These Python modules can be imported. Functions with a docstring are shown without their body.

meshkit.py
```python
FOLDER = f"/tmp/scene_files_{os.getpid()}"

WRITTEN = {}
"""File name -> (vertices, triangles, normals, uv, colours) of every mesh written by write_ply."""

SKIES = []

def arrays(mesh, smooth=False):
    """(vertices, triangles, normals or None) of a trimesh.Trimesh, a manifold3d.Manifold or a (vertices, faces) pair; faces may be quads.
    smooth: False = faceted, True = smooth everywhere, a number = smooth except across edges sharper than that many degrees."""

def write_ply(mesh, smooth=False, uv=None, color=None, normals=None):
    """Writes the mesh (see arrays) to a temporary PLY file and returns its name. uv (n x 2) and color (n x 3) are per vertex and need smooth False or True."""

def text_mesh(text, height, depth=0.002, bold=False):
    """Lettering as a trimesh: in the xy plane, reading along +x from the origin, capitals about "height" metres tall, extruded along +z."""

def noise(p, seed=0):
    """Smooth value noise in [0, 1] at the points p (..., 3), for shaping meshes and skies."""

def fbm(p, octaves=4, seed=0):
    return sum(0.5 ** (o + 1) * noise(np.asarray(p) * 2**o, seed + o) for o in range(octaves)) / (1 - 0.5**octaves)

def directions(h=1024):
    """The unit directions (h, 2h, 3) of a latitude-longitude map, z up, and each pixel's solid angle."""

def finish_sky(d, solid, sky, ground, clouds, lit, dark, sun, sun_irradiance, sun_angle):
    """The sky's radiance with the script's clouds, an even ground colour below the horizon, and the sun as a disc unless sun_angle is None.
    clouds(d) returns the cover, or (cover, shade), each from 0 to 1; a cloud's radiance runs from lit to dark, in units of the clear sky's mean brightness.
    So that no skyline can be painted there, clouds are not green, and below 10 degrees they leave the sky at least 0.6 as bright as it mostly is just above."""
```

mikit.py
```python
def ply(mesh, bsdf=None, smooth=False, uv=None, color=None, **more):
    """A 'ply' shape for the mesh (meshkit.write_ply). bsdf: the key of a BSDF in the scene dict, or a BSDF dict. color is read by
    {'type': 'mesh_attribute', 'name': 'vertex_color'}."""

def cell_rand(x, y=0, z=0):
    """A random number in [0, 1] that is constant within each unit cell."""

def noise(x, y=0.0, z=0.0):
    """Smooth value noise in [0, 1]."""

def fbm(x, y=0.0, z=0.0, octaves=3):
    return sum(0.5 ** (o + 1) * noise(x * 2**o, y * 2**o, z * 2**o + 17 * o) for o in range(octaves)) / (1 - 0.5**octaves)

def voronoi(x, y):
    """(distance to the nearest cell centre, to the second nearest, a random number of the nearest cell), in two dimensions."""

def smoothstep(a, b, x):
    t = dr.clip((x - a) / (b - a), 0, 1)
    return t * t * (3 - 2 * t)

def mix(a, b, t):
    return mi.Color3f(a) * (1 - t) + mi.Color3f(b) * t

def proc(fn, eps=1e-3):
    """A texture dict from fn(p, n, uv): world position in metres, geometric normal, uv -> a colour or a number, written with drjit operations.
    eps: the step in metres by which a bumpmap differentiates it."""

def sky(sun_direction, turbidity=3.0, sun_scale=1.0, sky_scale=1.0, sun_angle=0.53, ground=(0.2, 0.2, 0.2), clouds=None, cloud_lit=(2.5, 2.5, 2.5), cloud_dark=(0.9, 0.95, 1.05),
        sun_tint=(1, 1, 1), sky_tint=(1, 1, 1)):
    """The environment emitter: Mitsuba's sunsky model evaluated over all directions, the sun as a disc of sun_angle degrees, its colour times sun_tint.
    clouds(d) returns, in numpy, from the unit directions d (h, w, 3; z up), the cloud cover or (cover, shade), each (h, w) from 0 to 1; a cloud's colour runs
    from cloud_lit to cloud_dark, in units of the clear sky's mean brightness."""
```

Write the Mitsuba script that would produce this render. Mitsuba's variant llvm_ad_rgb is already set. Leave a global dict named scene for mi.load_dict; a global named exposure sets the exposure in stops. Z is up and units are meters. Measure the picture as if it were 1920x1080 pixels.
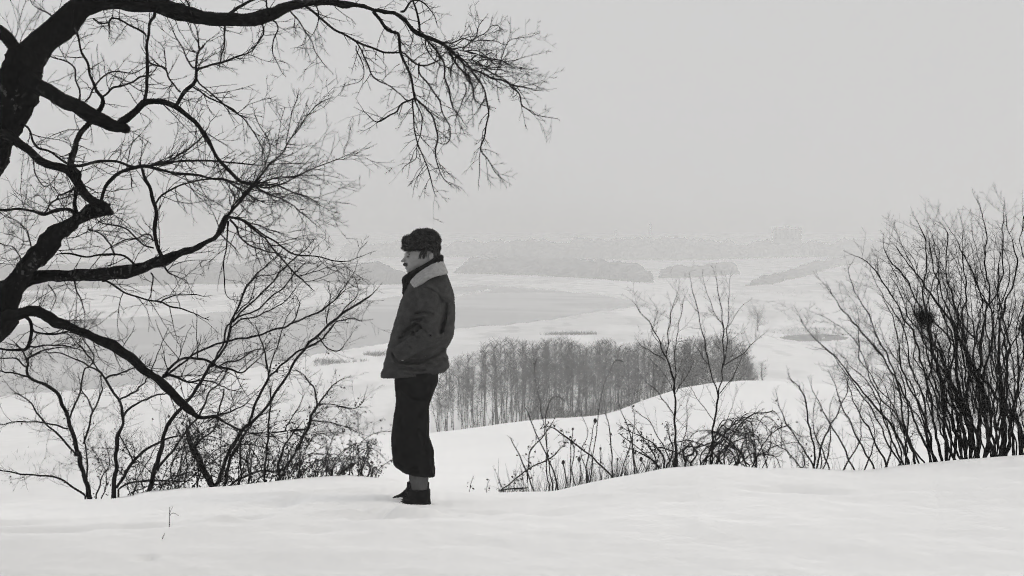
import math, random, numpy as np, trimesh, manifold3d
import mitsuba as mi, drjit as dr
import mikit, meshkit
from mikit import proc, noise, fbm, smoothstep, mix, ply
from scipy.interpolate import PchipInterpolator, CubicSpline
from scipy.ndimage import map_coordinates

T = mi.ScalarTransform4f
scene, labels = {}, {}

# ------------------------------------------------------------------ camera, sky, exposure
EYE = 1.70
F = 960 / math.tan(math.radians(20.0))            # focal length in pixels of the 1920 px wide photograph
PITCH = math.atan((540 - 455) / F)
scene['camera'] = {'type': 'perspective', 'fov': 40.0, 'fov_axis': 'x', 'near_clip': 0.05, 'far_clip': 20000.0,
                   'to_world': T().look_at(origin=[0, 0, EYE], target=[0, math.cos(PITCH), EYE - math.sin(PITCH)], up=[0, 0, 1]),
                   'medium': {'type': 'ref', 'id': 'haze_medium'}}


def grey_sky(d):
    """A closed overcast; a little denser towards the horizon."""
    el = np.clip(d[..., 2], 0, 1)
    n = meshkit.fbm(d * np.array([2.2, 2.2, 5.0]) + 7.3, 3, 5)
    return np.ones(el.shape), np.clip(0.30 - 0.2 * el + 0.20 * (n - 0.5), 0, 1)


SUN = (0.80, -0.12, 0.60)
scene['sky_light'] = mikit.sky(SUN, turbidity=3, sun_scale=0.15, sun_angle=26, ground=(0.75, 0.75, 0.75), clouds=grey_sky,
                               cloud_lit=(2.5, 2.5, 2.5), cloud_dark=(2.1, 2.1, 2.1), sun_tint=(0.88, 1.0, 1.2), sky_tint=(1, 1, 1))
exposure = 1.26

# ------------------------------------------------------------------ helpers
used = {}


def key_for(name, parent=None):
    base = f'{parent}__{name}' if parent else name
    n = used.get(base, -1) + 1
    used[base] = n
    return base if n == 0 else f'{base}_{n:03d}'


def obj(name, mesh, bsdf, parent=None, smooth=False, label=None, category=None, group=None, kind=None, **more):
    key = key_for(name, parent)
    scene[key] = ply(mesh, bsdf, smooth=smooth, **more)
    tag(key, label, category, group, kind)
    return key


def tag(key, label=None, category=None, group=None, kind=None):
    e = {k: v for k, v in (('label', label), ('category', category), ('group', group), ('kind', kind)) if v}
    if e:
        labels[key] = {**labels.get(key, {}), **e}


def thing(name, label, category, group=None, kind=None):
    key = key_for(name)
    tag(key, label, category, group, kind)
    return key


def pt(px, py, Y):
    """The point at distance Y (along +y) that stands at this pixel of the photograph."""
    px, py, Y = np.asarray(px, float), np.asarray(py, float), np.asarray(Y, float)
    a, b = (px - 960) / F, -(py - 540) / F
    y = math.cos(PITCH) + b * math.sin(PITCH)
    z = -math.sin(PITCH) + b * math.cos(PITCH)
    return np.stack([a / y * Y, Y + 0 * a, EYE + z / y * Y], -1)


def slope_of(py):
    b = -(np.asarray(py, float) - 540) / F
    return (-math.sin(PITCH) + b * math.cos(PITCH)) / (math.cos(PITCH) + b * math.sin(PITCH))


def on_plane(px, py, z):
    return pt(px, py, (z - EYE) / slope_of(py))


def tubes(lines, sides=4):
    """Many polylines (points, radii) as tapered tubes in one mesh."""
    by, V, Fc, at = {}, [], [], 0
    for p, r in lines:
        by.setdefault(len(p), []).append((p, r))
    for n, ls in by.items():
        if n < 2:
            continue
        P = np.array([l[0] for l in ls], float)
        R = np.array([np.broadcast_to(l[1], n) for l in ls], float)
        t = np.gradient(P, axis=1)
        t /= np.linalg.norm(t, axis=2, keepdims=True) + 1e-12
        span = P[:, -1] - P[:, 0]
        ref = np.eye(3)[np.argmin(np.abs(span), axis=1)][:, None, :]
        a = np.cross(t, ref); a /= np.linalg.norm(a, axis=2, keepdims=True) + 1e-9
        b = np.cross(t, a)
        ang = np.arange(sides) * 2 * np.pi / sides
        ring = P[:, :, None] + R[:, :, None, None] * (np.cos(ang)[None, None, :, None] * a[:, :, None] + np.sin(ang)[None, None, :, None] * b[:, :, None])
        V.append(ring.reshape(-1, 3))
        k, i, j = np.meshgrid(np.arange(len(ls)), np.arange(n - 1), np.arange(sides), indexing='ij')
        base = at + k * n * sides
        q = np.stack([base + i * sides + j, base + i * sides + (j + 1) % sides, base + (i + 1) * sides + (j + 1) % sides, base + (i + 1) * sides + j], -1).reshape(-1, 4)
        Fc += [q[:, [0, 2, 1]], q[:, [0, 3, 2]]]
        at += P.shape[0] * n * sides
    return np.vstack(V), np.vstack(Fc)


def spline(points, step):
    """A smooth curve through rows of numbers (the first three are a place), sampled about every step metres."""
    P = np.asarray(points, float)
    d = np.r_[0, np.cumsum(np.maximum(np.linalg.norm(np.diff(P[:, :3], axis=0), axis=1) ** 0.7, 1e-6))]
    L = np.linalg.norm(np.diff(P[:, :3], axis=0), axis=1).sum()
    n = max(int(L / step) + 1, 3)
    s = np.linspace(0, d[-1], n)
    if len(P) == 2:
        return P[0] + (P[1] - P[0]) * (s / d[-1])[:, None]
    return np.stack([PchipInterpolator(d, P[:, k])(s) * .5 + CubicSpline(d, P[:, k])(s) * .5 for k in range(P.shape[1])], -1)


def unit(v):
    return v / (np.linalg.norm(v) + 1e-12)


def twig(out, p, d, L, r, level, rng, bias, kink=.22, seg=.035, child=.75):
    """A twig that zigzags from bud to bud and forks; bias is what it leans to."""
    n = int(np.clip(round(L / seg), 3, 9))
    pts, dirs, s = [np.array(p, float)], [], L / n
    d = unit(np.array(d, float))
    side = unit(np.cross(d, rng.normal(size=3)))
    for i in range(n):
        d = unit(d + side * kink * (1 if i % 2 else -1) * rng.uniform(.3, 1.2) + rng.normal(size=3) * kink * .5 + np.asarray(bias) * .16)
        dirs.append(d)
        pts.append(pts[-1] + d * s)
    rr = r * np.linspace(1, .45, n + 1)
    out.append((np.array(pts), rr))
    if level > 0:
        for i in range(1, n):
            if rng.random() < child:
                dd = unit(np.cross(dirs[i], rng.normal(size=3)))
                ang = math.radians(rng.uniform(28, 62))
                twig(out, pts[i], dirs[i] * math.cos(ang) + dd * math.sin(ang), L * rng.uniform(.3, .62) * (1 - .45 * i / n), max(rr[i] * .72, .0011), level - 1, rng, bias, kink, seg, child)


def side_twigs(out, P, R, rng, every, L, level, bias, rmax=.004, t0=.12, seg=.035, kink=.22, child=.75, tip=True):
    """Twigs along the branch P with radii R."""
    s = np.r_[0, np.cumsum(np.linalg.norm(np.diff(P, axis=0), axis=1))]
    x = s[-1] * t0 + rng.uniform(0, every)
    while x < s[-1]:
        i = min(int(np.searchsorted(s, x)), len(P) - 1)
        tdir = unit(P[i] - P[i - 1])
        dd = unit(np.cross(tdir, rng.normal(size=3)))
        ang = math.radians(rng.uniform(30, 75))
        f = rng.uniform(.35, 1.1)
        twig(out, P[i], tdir * math.cos(ang) + dd * math.sin(ang), L * f, min(R[i] * .6, rmax) * rng.uniform(.7, 1), level, rng, bias, kink, seg, child)
        x += every * rng.uniform(.4, 1.6)
    if tip:
        twig(out, P[-1], unit(P[-1] - P[-2]), L * rng.uniform(.15, .5), R[-1], level, rng, bias, kink, seg, child)


def surfnet(G, o, h):
    """Naive surface nets: the zero level of the grid G (inside negative), its first node at o, spacing h."""
    s = G < 0
    nx, ny, nz = G.shape
    acc, cnt = np.zeros((nx - 1, ny - 1, nz - 1, 3)), np.zeros((nx - 1, ny - 1, nz - 1))
    cut = lambda A, c: A[c[0]:nx - 1 + c[0], c[1]:ny - 1 + c[1], c[2]:nz - 1 + c[2]]
    for ax in range(3):
        for u in (0, 1):
            for v in (0, 1):
                c0 = [0, 0, 0]; c0[(ax + 1) % 3], c0[(ax + 2) % 3] = u, v
                c1 = list(c0); c1[ax] = 1
                a, b = cut(G, c0), cut(G, c1)
                m = (a < 0) != (b < 0)
                t = np.where(m, a / np.where(m, a - b, 1), 0)
                p = np.array(c0, float) + np.where(np.arange(3) == ax, t[..., None], 0)
                acc += p * m[..., None]; cnt += m
    idx = np.full(cnt.shape, -1)
    on = cnt > 0
    idx[on] = np.arange(on.sum())
    V = np.asarray(o) + h * (np.argwhere(on) + acc[on] / cnt[on][:, None])
    quads = []
    for ax in range(3):
        sl0, sl1 = [slice(1, -1)] * 3, [slice(1, -1)] * 3
        sl0[ax], sl1[ax] = slice(0, -1), slice(1, None)
        m = s[tuple(sl0)] != s[tuple(sl1)]
        w = np.argwhere(m) + 1
        w[:, ax] -= 1
        ins = s[tuple(w.T)]
        e1, e2 = np.eye(3, dtype=int)[(ax + 1) % 3], np.eye(3, dtype=int)[(ax + 2) % 3]
        q = np.stack([idx[tuple((w - e1 - e2).T)], idx[tuple((w - e2).T)], idx[tuple(w.T)], idx[tuple((w - e1).T)]], 1)
        quads.append(np.where(ins[:, None], q, q[:, ::-1]))
    q = np.vstack(quads)
    return V, np.vstack([q[:, [0, 1, 2]], q[:, [0, 2, 3]]])


def sdf_mesh(fn, lo, hi, h):
    lo, hi = np.asarray(lo, float), np.asarray(hi, float)
    n = np.ceil((hi - lo) / h).astype(int) + 1
    g = np.stack(np.meshgrid(*[lo[k] + h * np.arange(n[k]) for k in range(3)], indexing='ij'), -1)
    return surfnet(fn(g), lo, h)


def cone(p, a, b, ra, rb):
    a, b = np.asarray(a, float), np.asarray(b, float)
    ab = b - a
    t = np.clip(((p - a) @ ab) / (ab @ ab), 0, 1)
    return np.linalg.norm(p - a - t[..., None] * ab, axis=-1) - (ra + (rb - ra) * t)


def ell(p, c, r):
    q = np.linalg.norm((p - np.asarray(c)) / np.asarray(r), axis=-1)
    return (q - 1) * min(r)


def smin(a, b, k):
    h = np.clip(.5 + .5 * (b - a) / k, 0, 1)
    return b * (1 - h) + a * h - k * h * (1 - h)


# ------------------------------------------------------------------ materials (neutral greys: the photograph is black and white)
def grey(v):
    return {'type': 'rgb', 'value': [float(v)] * 3}


def mat(key, base, rough=.8, spec=.3, bump=None, scale=.002, eps=1e-3):
    b = {'type': 'principled', 'base_color': base if isinstance(base, dict) else grey(base), 'roughness': rough, 'specular': spec}
    if bump is not None:
        b = {'type': 'bumpmap', 'arbitrary': proc(bump, eps), 'scale': scale, 'bsdf': b}
    scene[key] = {'type': 'twosided', 'bsdf': b}


def c3(v):
    return mi.Color3f(v, v, v)


mat('snow', proc(lambda p, n, uv: c3(.85 + .05 * fbm(p.x * .8, p.y * .8, p.z * .8, 3) - .05 * noise(p.x * .11 + 3, p.y * .11, 0) - .15 * smoothstep(.52, .74, fbm(p.x * .028 + 5, p.y * .011, 0, 4)) * smoothstep(170, 420, p.y) - .11 * smoothstep(.55, .75, fbm(p.x * .16 + 9, p.y * .05, 0, 3)) * smoothstep(120, 240, p.y))), .75, .25,
    lambda p, n, uv: fbm(p.x * 9, p.y * 9, p.z * 9, 3) * .6 + fbm(p.x * 45, p.y * 45, p.z * 45, 2) * .25, .010, 4e-3)
mat('bark', proc(lambda p, n, uv: c3(.005 + .055 * smoothstep(.58, .70, fbm(p.x * 60, p.y * 60, p.z * 34, 4)) * smoothstep(.45, .70, noise(p.x * 5, p.y * 5, p.z * 5)) + .006 * noise(p.x * 90, p.y * 90, p.z * 30))), .9, .05,
    lambda p, n, uv: fbm(p.x * 42, p.y * 42, p.z * 16, 3), .03, 2e-3)
mat('twig_bark', .008, .9, .05)
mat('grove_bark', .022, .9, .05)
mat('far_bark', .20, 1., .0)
mat('dead_leaf', proc(lambda p, n, uv: c3(.022 + .03 * noise(p.x * 14, p.y * 14, p.z * 14))), .8, .2)
mat('dry_stalk', .035, .85, .2)
mat('scrub_bark', .11, .95, .1)
mat('water', proc(lambda p, n, uv: c3(.36 + .14 * smoothstep(.35, .75, fbm(p.x * .012 + p.y * .006, p.y * .014, 0, 3)))), .25, .35)
mat('pond_ice', .10, .35, .4)
mat('suede', proc(lambda p, n, uv: c3(.024 + .018 * smoothstep(.25, .85, fbm(p.x * 30, p.y * 30, p.z * 30, 4)) + .012 * noise(p.x * 160, p.y * 160, p.z * 160))), .85, .2,
    lambda p, n, uv: fbm(p.x * 50, p.y * 50, p.z * 50, 4), .012, 2e-3)
mat('seam', .028, .9, .1)
mat('fleece', proc(lambda p, n, uv: c3(.21 + .17 * fbm(p.x * 60, p.y * 60, p.z * 60, 3))), .95, .1,
    lambda p, n, uv: fbm(p.x * 150, p.y * 150, p.z * 150, 2), .006, 1e-3)
mat('fur', proc(lambda p, n, uv: c3(.012 + .028 * smoothstep(.4, .85, fbm(p.x * 38, p.y * 38, p.z * 38, 3)))), .7, .3)
mat('knit', proc(lambda p, n, uv: c3(.005 + .004 * noise(p.x * 120, p.y * 120, p.z * 240))), .9, .1)
mat('skin', proc(lambda p, n, uv: c3(.19 + .12 * fbm(p.x * 45, p.y * 45, p.z * 45, 3))), .5, .35)
mat('hair', proc(lambda p, n, uv: c3(.018 + .02 * noise(p.x * 220, p.y * 220, p.z * 60))), .6, .4)
mat('wool', proc(lambda p, n, uv: c3(.005 + .007 * fbm(p.x * 20, p.y * 20, p.z * 20, 3))), .92, .1,
    lambda p, n, uv: fbm(p.x * 60, p.y * 60, p.z * 30, 2), .006, 2e-3)
mat('sock', proc(lambda p, n, uv: c3(.08 + .03 * noise(p.x * 180, p.y * 180, p.z * 50))), .95, .1)
mat('leather', .007, .6, .12)
mat('concrete', .16, .9, .2)
mat('window_glass', .04, .2, .5)
# ------------------------------------------------------------------ the ground: a snowy brow, a second knoll, then the valley
VALLEY = -26.5
CREST_D = 11.0
PX = np.array([-900, -300, 0, 60, 100, 170, 200, 235, 270, 330, 420, 560, 650, 740, 830, 900, 1040, 1100, 1180, 1260, 1350, 1430, 1500, 1560, 1620, 1700, 1800, 1920, 2200, 2900], float)
PY = np.array([970, 955, 944, 938, 936, 936, 935, 930, 920, 916, 912, 897, 890, 898, 918, 924, 921, 906, 890, 876, 870, 878, 877, 880, 882, 872, 862, 853, 840, 830], float)
RX = np.array([-900, 200, 300, 400, 500, 600, 640, 700, 810, 900, 1000, 1080, 1140, 1200, 1270, 1340, 1420, 1500, 1600, 1700, 1920, 2200, 2900], float)
RY = np.array([1000, 935, 900, 868, 838, 817, 816, 815, 812, 800, 787, 781, 775, 752, 726, 715, 711, 713, 722, 730, 735, 735, 735], float)


def smooth_interp(x, X, Yv, w=14):
    return sum(np.interp(x + o, X, Yv) for o in (-w, -w / 2, 0, w / 2, w)) / 5


az_f = np.radians(np.arange(-27, 27.001, .09))
az_c1, az_c2 = np.radians(np.arange(-180, -27, 3.0)), np.radians(np.arange(27 + 3, 180.01, 3.0))
AZ = np.r_[az_c1, az_f, az_c2]
DD = np.r_[0.0, 1.5, 3, 4.2, np.arange(5, 7, .1), np.arange(7, 12.6, .035), np.geomspace(12.7, 60, 55), np.geomspace(62, 420, 110), np.geomspace(430, 2900, 60)]
azc = np.clip(AZ, -.72, .72)
px_of = 960 + F * np.tan(azc)
cy, ry = smooth_interp(px_of, PX, PY), smooth_interp(px_of, RX, RY, 20)
far_drop = np.exp(-(np.maximum(np.abs(AZ) - .72, 0) / .6) ** 2)         # beyond the sides and behind, the brow is level ground


def at_y(py, d):
    return EYE + d * slope_of(py)


ridge_hid = np.maximum(ry, cy - 60)
kd = np.array([0, 6, 8.4, CREST_D, 16, 25, 40, 50, 75, 150, 190, 420, 900, 1600, 2200, 2900.])
mid = np.minimum(.65 * cy + .35 * ry, cy - 4)
mid = np.where(ry > cy - 30, cy + 30, mid)
r40 = np.where(ry > cy - 5, ry + 40, ry)
kz = np.stack([0 * cy, 0 * cy, .12 * at_y(cy, CREST_D), at_y(cy, CREST_D), at_y(cy + 13, 16), at_y(mid, 25), at_y(r40, 40), at_y(r40, 50) - 2.0, at_y(r40, 75) - 5.5,
               0 * cy + VALLEY, 0 * cy + VALLEY, 0 * cy + VALLEY, 0 * cy + VALLEY, 0 * cy + VALLEY + 4, 0 * cy + VALLEY + 22, 0 * cy + VALLEY + 46], 0)
kz[3:9] = np.maximum(kz[3:9], VALLEY)
kz[3:] = kz[3:] * far_drop + (1 - far_drop) * np.array([-.1, -.3, -.6, -1, -2, -4, -8, -12, -16, -20, -20, -20, -18])[:, None]
ZT = PchipInterpolator(kd, kz, axis=0)(DD)                                # (distance, azimuth)
GX, GY = DD[:, None] * np.tan(azc)[None] , DD[:, None] * np.ones_like(AZ)[None]
front = np.abs(AZ) < .72
GX = np.where(front[None], DD[:, None] * np.tan(azc)[None], DD[:, None] * np.sin(AZ)[None] / math.cos(.72))
GY = np.where(front[None], DD[:, None] * np.ones_like(AZ)[None], DD[:, None] * np.cos(AZ)[None] / math.cos(.72))
q = np.stack([GX, GY, 0 * GX], -1)
amp = np.interp(DD, [0, 12, 60, 150, 500], [1, 1, 2, 3, 4])[:, None]
ZT = ZT + amp * (.060 * (meshkit.fbm(q * .8 + 11, 3, 3) - .5) * np.interp(DD, [0, 30, 100], [1, 1, 0])[:, None] + .25 * (meshkit.fbm(q * .035 + 5, 4, 9) - .5) * np.interp(DD, [0, 15, 60], [0, 0, 1])[:, None])
ZT += .024 * (meshkit.fbm(q * 4.2 + 3, 3, 17) - .5) * np.interp(DD, [0, 14, 30], [1, 1, 0])[:, None]
wind = meshkit.fbm(np.stack([GX * 1.1, GY * 3.2, 0 * GX], -1) + 31, 3, 21)     # wind ripples along the brow
ZT += .014 * (wind - .5) * np.interp(DD, [0, 6, 13, 20], [1, 1, 1, 0])[:, None]


def dent(px, py, rx, ry_, depth):
    """A hollow (or a heap) in the near snow where the photograph shows one."""
    global ZT
    c = on_plane(px, py, -.03)
    ZT = ZT - 1.4 * depth * np.exp(-((GX - c[0]) / rx) ** 2 - ((GY - c[1]) / ry_) ** 2) * (DD[:, None] < 12.3)


c_ = on_plane(768, 946, -.05)
near_feet = np.exp(-((GX - c_[0] + .05) / .42) ** 2 - ((GY - c_[1] + .02) / .36) ** 2) * (DD[:, None] < 12)
ZT = ZT + near_feet * (.055 * (meshkit.fbm(q * 7.5 + 2, 3, 41) - .5) + .03 * (meshkit.noise(q * 19, 43) - .5))
for a in ((540, 905, .10, .35, .05), (440, 957, .14, .10, .045), (425, 966, .10, .08, -.03), (690, 950, .22, .16, .045), (655, 944, .3, .2, -.025), (590, 985, .12, .1, .02),
          (1500, 895, .30, .14, .05), (1560, 893, .2, .12, -.02), (60, 980, .3, .10, .035), (250, 972, .25, .1, .03), (120, 975, .2, .08, .02), (275, 1050, .05, .06, .03), (15, 960, .2, .1, .03),
          (1040, 940, .15, .12, .02), (905, 935, .14, .1, .02), (805, 949, .10, .05, -.04), (745, 951, .10, .045, -.045), (775, 953, .14, .05, -.04), (727, 940, .05, .08, -.02), (1420, 890, .12, .1, -.02)):
    dent(*a)

# the brow's outline against what lies beyond is the photograph's, noise or not
vis = (DD > 6.5) & (DD < 17)
for _ in range(3):
    seen = ((ZT[vis] - EYE) / DD[vis][:, None]).max(0)
    dz = (slope_of(cy) - seen) * CREST_D * np.interp(np.abs(AZ), [.44, .6], [1, 0])
    ZT = ZT + dz[None] * np.interp(DD, [6.8, 9.8, 16, 24], [0, 1, 1, 0])[:, None]

RIVER_NEAR = [(-420, 790), (-200, 760), (0, 738), (90, 731), (200, 723), (330, 709), (450, 691), (560, 669), (640, 653), (720, 641), (800, 623), (860, 613), (960, 605), (1040, 595), (1110, 583), (1190, 573)]
RIVER_FAR = [(1222, 567), (1190, 561), (1100, 549), (1020, 541), (960, 536), (900, 534), (860, 536), (780, 549), (700, 560), (600, 571), (450, 581), (300, 591), (150, 598), (0, 611), (-200, 622), (-420, 630)]
from shapely import Polygon, points as sh_points, contains as sh_contains, distance as sh_distance, prepare as sh_prepare


def ground_polygon(pix, z, wob=0., seed=0):
    w = on_plane(*np.array(pix, float).T, z)[:, :2]
    w = np.vstack([np.linspace(w[i], w[(i + 1) % len(w)], 14)[:-1] for i in range(len(w))])
    if wob:
        d = np.linalg.norm(w, axis=1, keepdims=True)
        w = w * (1 + wob * (meshkit.fbm(np.c_[w * .02, w[:, :1] * 0], 4, seed)[:, None] - .5))
    return Polygon(w).buffer(0)


river_poly = ground_polygon(RIVER_NEAR + RIVER_FAR, VALLEY, .05, 3)
spit = ground_polygon([(838, 553), (870, 549), (917, 541), (925, 543), (890, 548), (850, 556)], VALLEY)
pond_poly = ground_polygon([(1462, 632), (1480, 628), (1520, 627), (1560, 627), (1585, 630), (1595, 633), (1580, 637), (1540, 639), (1500, 638.5), (1475, 636)], VALLEY, .008, 5).difference(
    ground_polygon([(1525, 633), (1545, 631.5), (1562, 633), (1552, 635.2), (1532, 635.2)], VALLEY))
river_poly = river_poly.difference(spit)
for poly, deep in ((river_poly, 2.2), (pond_poly, 1.0)):
    sh_prepare(poly)
    rows = np.where(DD > 120)[0]
    P2 = sh_points(np.stack([GX[rows], GY[rows]], -1).reshape(-1, 2))
    near = sh_distance(poly, P2).reshape(len(rows), -1)
    inn = sh_contains(poly, P2).reshape(len(rows), -1)
    edge = sh_distance(poly.boundary, P2).reshape(len(rows), -1)
    signed = np.where(inn, -edge, edge)
    bank = np.clip(.5 - signed / 7.0, 0, 1)
    flat = np.clip(1 - near / 90, 0, 1)
    Zr = ZT[rows]
    Zr = Zr * (1 - flat) + flat * (VALLEY + .35 + .25 * (Zr - VALLEY))
    ZT[rows] = Zr - bank * deep

nd, na = ZT.shape
gi, gj = np.meshgrid(np.arange(nd - 1), np.arange(na - 1), indexing='ij')
gi, gj = gi.ravel(), gj.ravel()
quad = np.stack([gi * na + gj, gi * na + gj + 1, (gi + 1) * na + gj + 1, (gi + 1) * na + gj], 1)
tri = np.vstack([quad[:, [0, 2, 1]], quad[:, [0, 3, 2]]])
obj('snowy_ground', trimesh.Trimesh(np.stack([GX, GY, ZT], -1).reshape(-1, 3), tri, process=False), 'snow', smooth=True, kind='structure',
    label='snow covered brow falling away to a wide white valley')


def ground(x, y):
    x, y = np.asarray(x, float), np.asarray(y, float)
    a = np.arctan2(x, y)
    d = np.where(np.abs(a) < .72, y, np.hypot(x, y) * math.cos(.72))
    i, j = np.interp(d, DD, np.arange(nd)), np.interp(a, AZ, np.arange(na))
    return map_coordinates(ZT, [np.atleast_1d(i), np.atleast_1d(j)], order=1).reshape(np.shape(x))


def sheet(poly, z):
    """A level sheet inside the outline, reaching a little under its banks."""
    return trimesh.Trimesh(*(lambda m: (m.vertices, m.faces))(trimesh.creation.extrude_polygon(poly.buffer(6).simplify(.3), .02, engine='earcut').apply_translation([0, 0, z])), process=False)


obj('river_water', sheet(river_poly, VALLEY - .62), 'water', kind='structure', label='broad grey river bending through the white valley')
obj('pond_water', sheet(pond_poly, VALLEY - .15), 'pond_ice', kind='structure', label='dark oval pool with a white islet on the valley floor')


# ------------------------------------------------------------------ the far side: woods, scrub, a block of flats
def woods(outline, h0, h1, step, edge, seed, z=VALLEY):
    """A far-off wood that reads as one mass: its closed, uneven canopy of bare crowns down to the ground."""
    poly = outline if isinstance(outline, Polygon) else ground_polygon(outline, z, .05, 7)
    x0, y0, x1, y1 = poly.bounds
    gx, gy = np.meshgrid(np.arange(x0 - 2 * step, x1 + 2 * step, step), np.arange(y0 - 2 * step, y1 + 2 * step, step), indexing='ij')
    P2 = sh_points(np.stack([gx, gy], -1))
    inside = np.where(sh_contains(poly, P2), sh_distance(poly.boundary, P2), -1.)
    q = np.stack([gx, gy, 0 * gx], -1)
    clump = meshkit.fbm(q / 26 + seed, 3, seed)
    crown = meshkit.noise(q / 9 + seed, seed + 3)
    thin = np.clip((inside + 2.2 * edge * (meshkit.fbm(q / 18 + 4, 3, seed + 7) - .5)) / edge, 0, 1)
    h = (h0 + (h1 - h0) * np.clip(1.6 * clump - .3, 0, 1)) * (.72 + .4 * crown) * np.sqrt(thin)
    Zc = ground(gx, gy) - .6 + np.where(inside > 0, h, 0)
    n1, n2 = gx.shape
    a, b = np.meshgrid(np.arange(n1 - 1), np.arange(n2 - 1), indexing='ij')
    a, b = a.ravel(), b.ravel()
    keep = np.maximum.reduce([h[a, b], h[a + 1, b], h[a, b + 1], h[a + 1, b + 1]]) > 0
    a, b = a[keep], b[keep]
    f = np.stack([a * n2 + b, (a + 1) * n2 + b, (a + 1) * n2 + b + 1, a * n2 + b + 1], 1)
    return trimesh.Trimesh(np.stack([gx, gy, Zc], -1).reshape(-1, 3), np.vstack([f[:, [0, 1, 2]], f[:, [0, 2, 3]]]), process=False)


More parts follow.
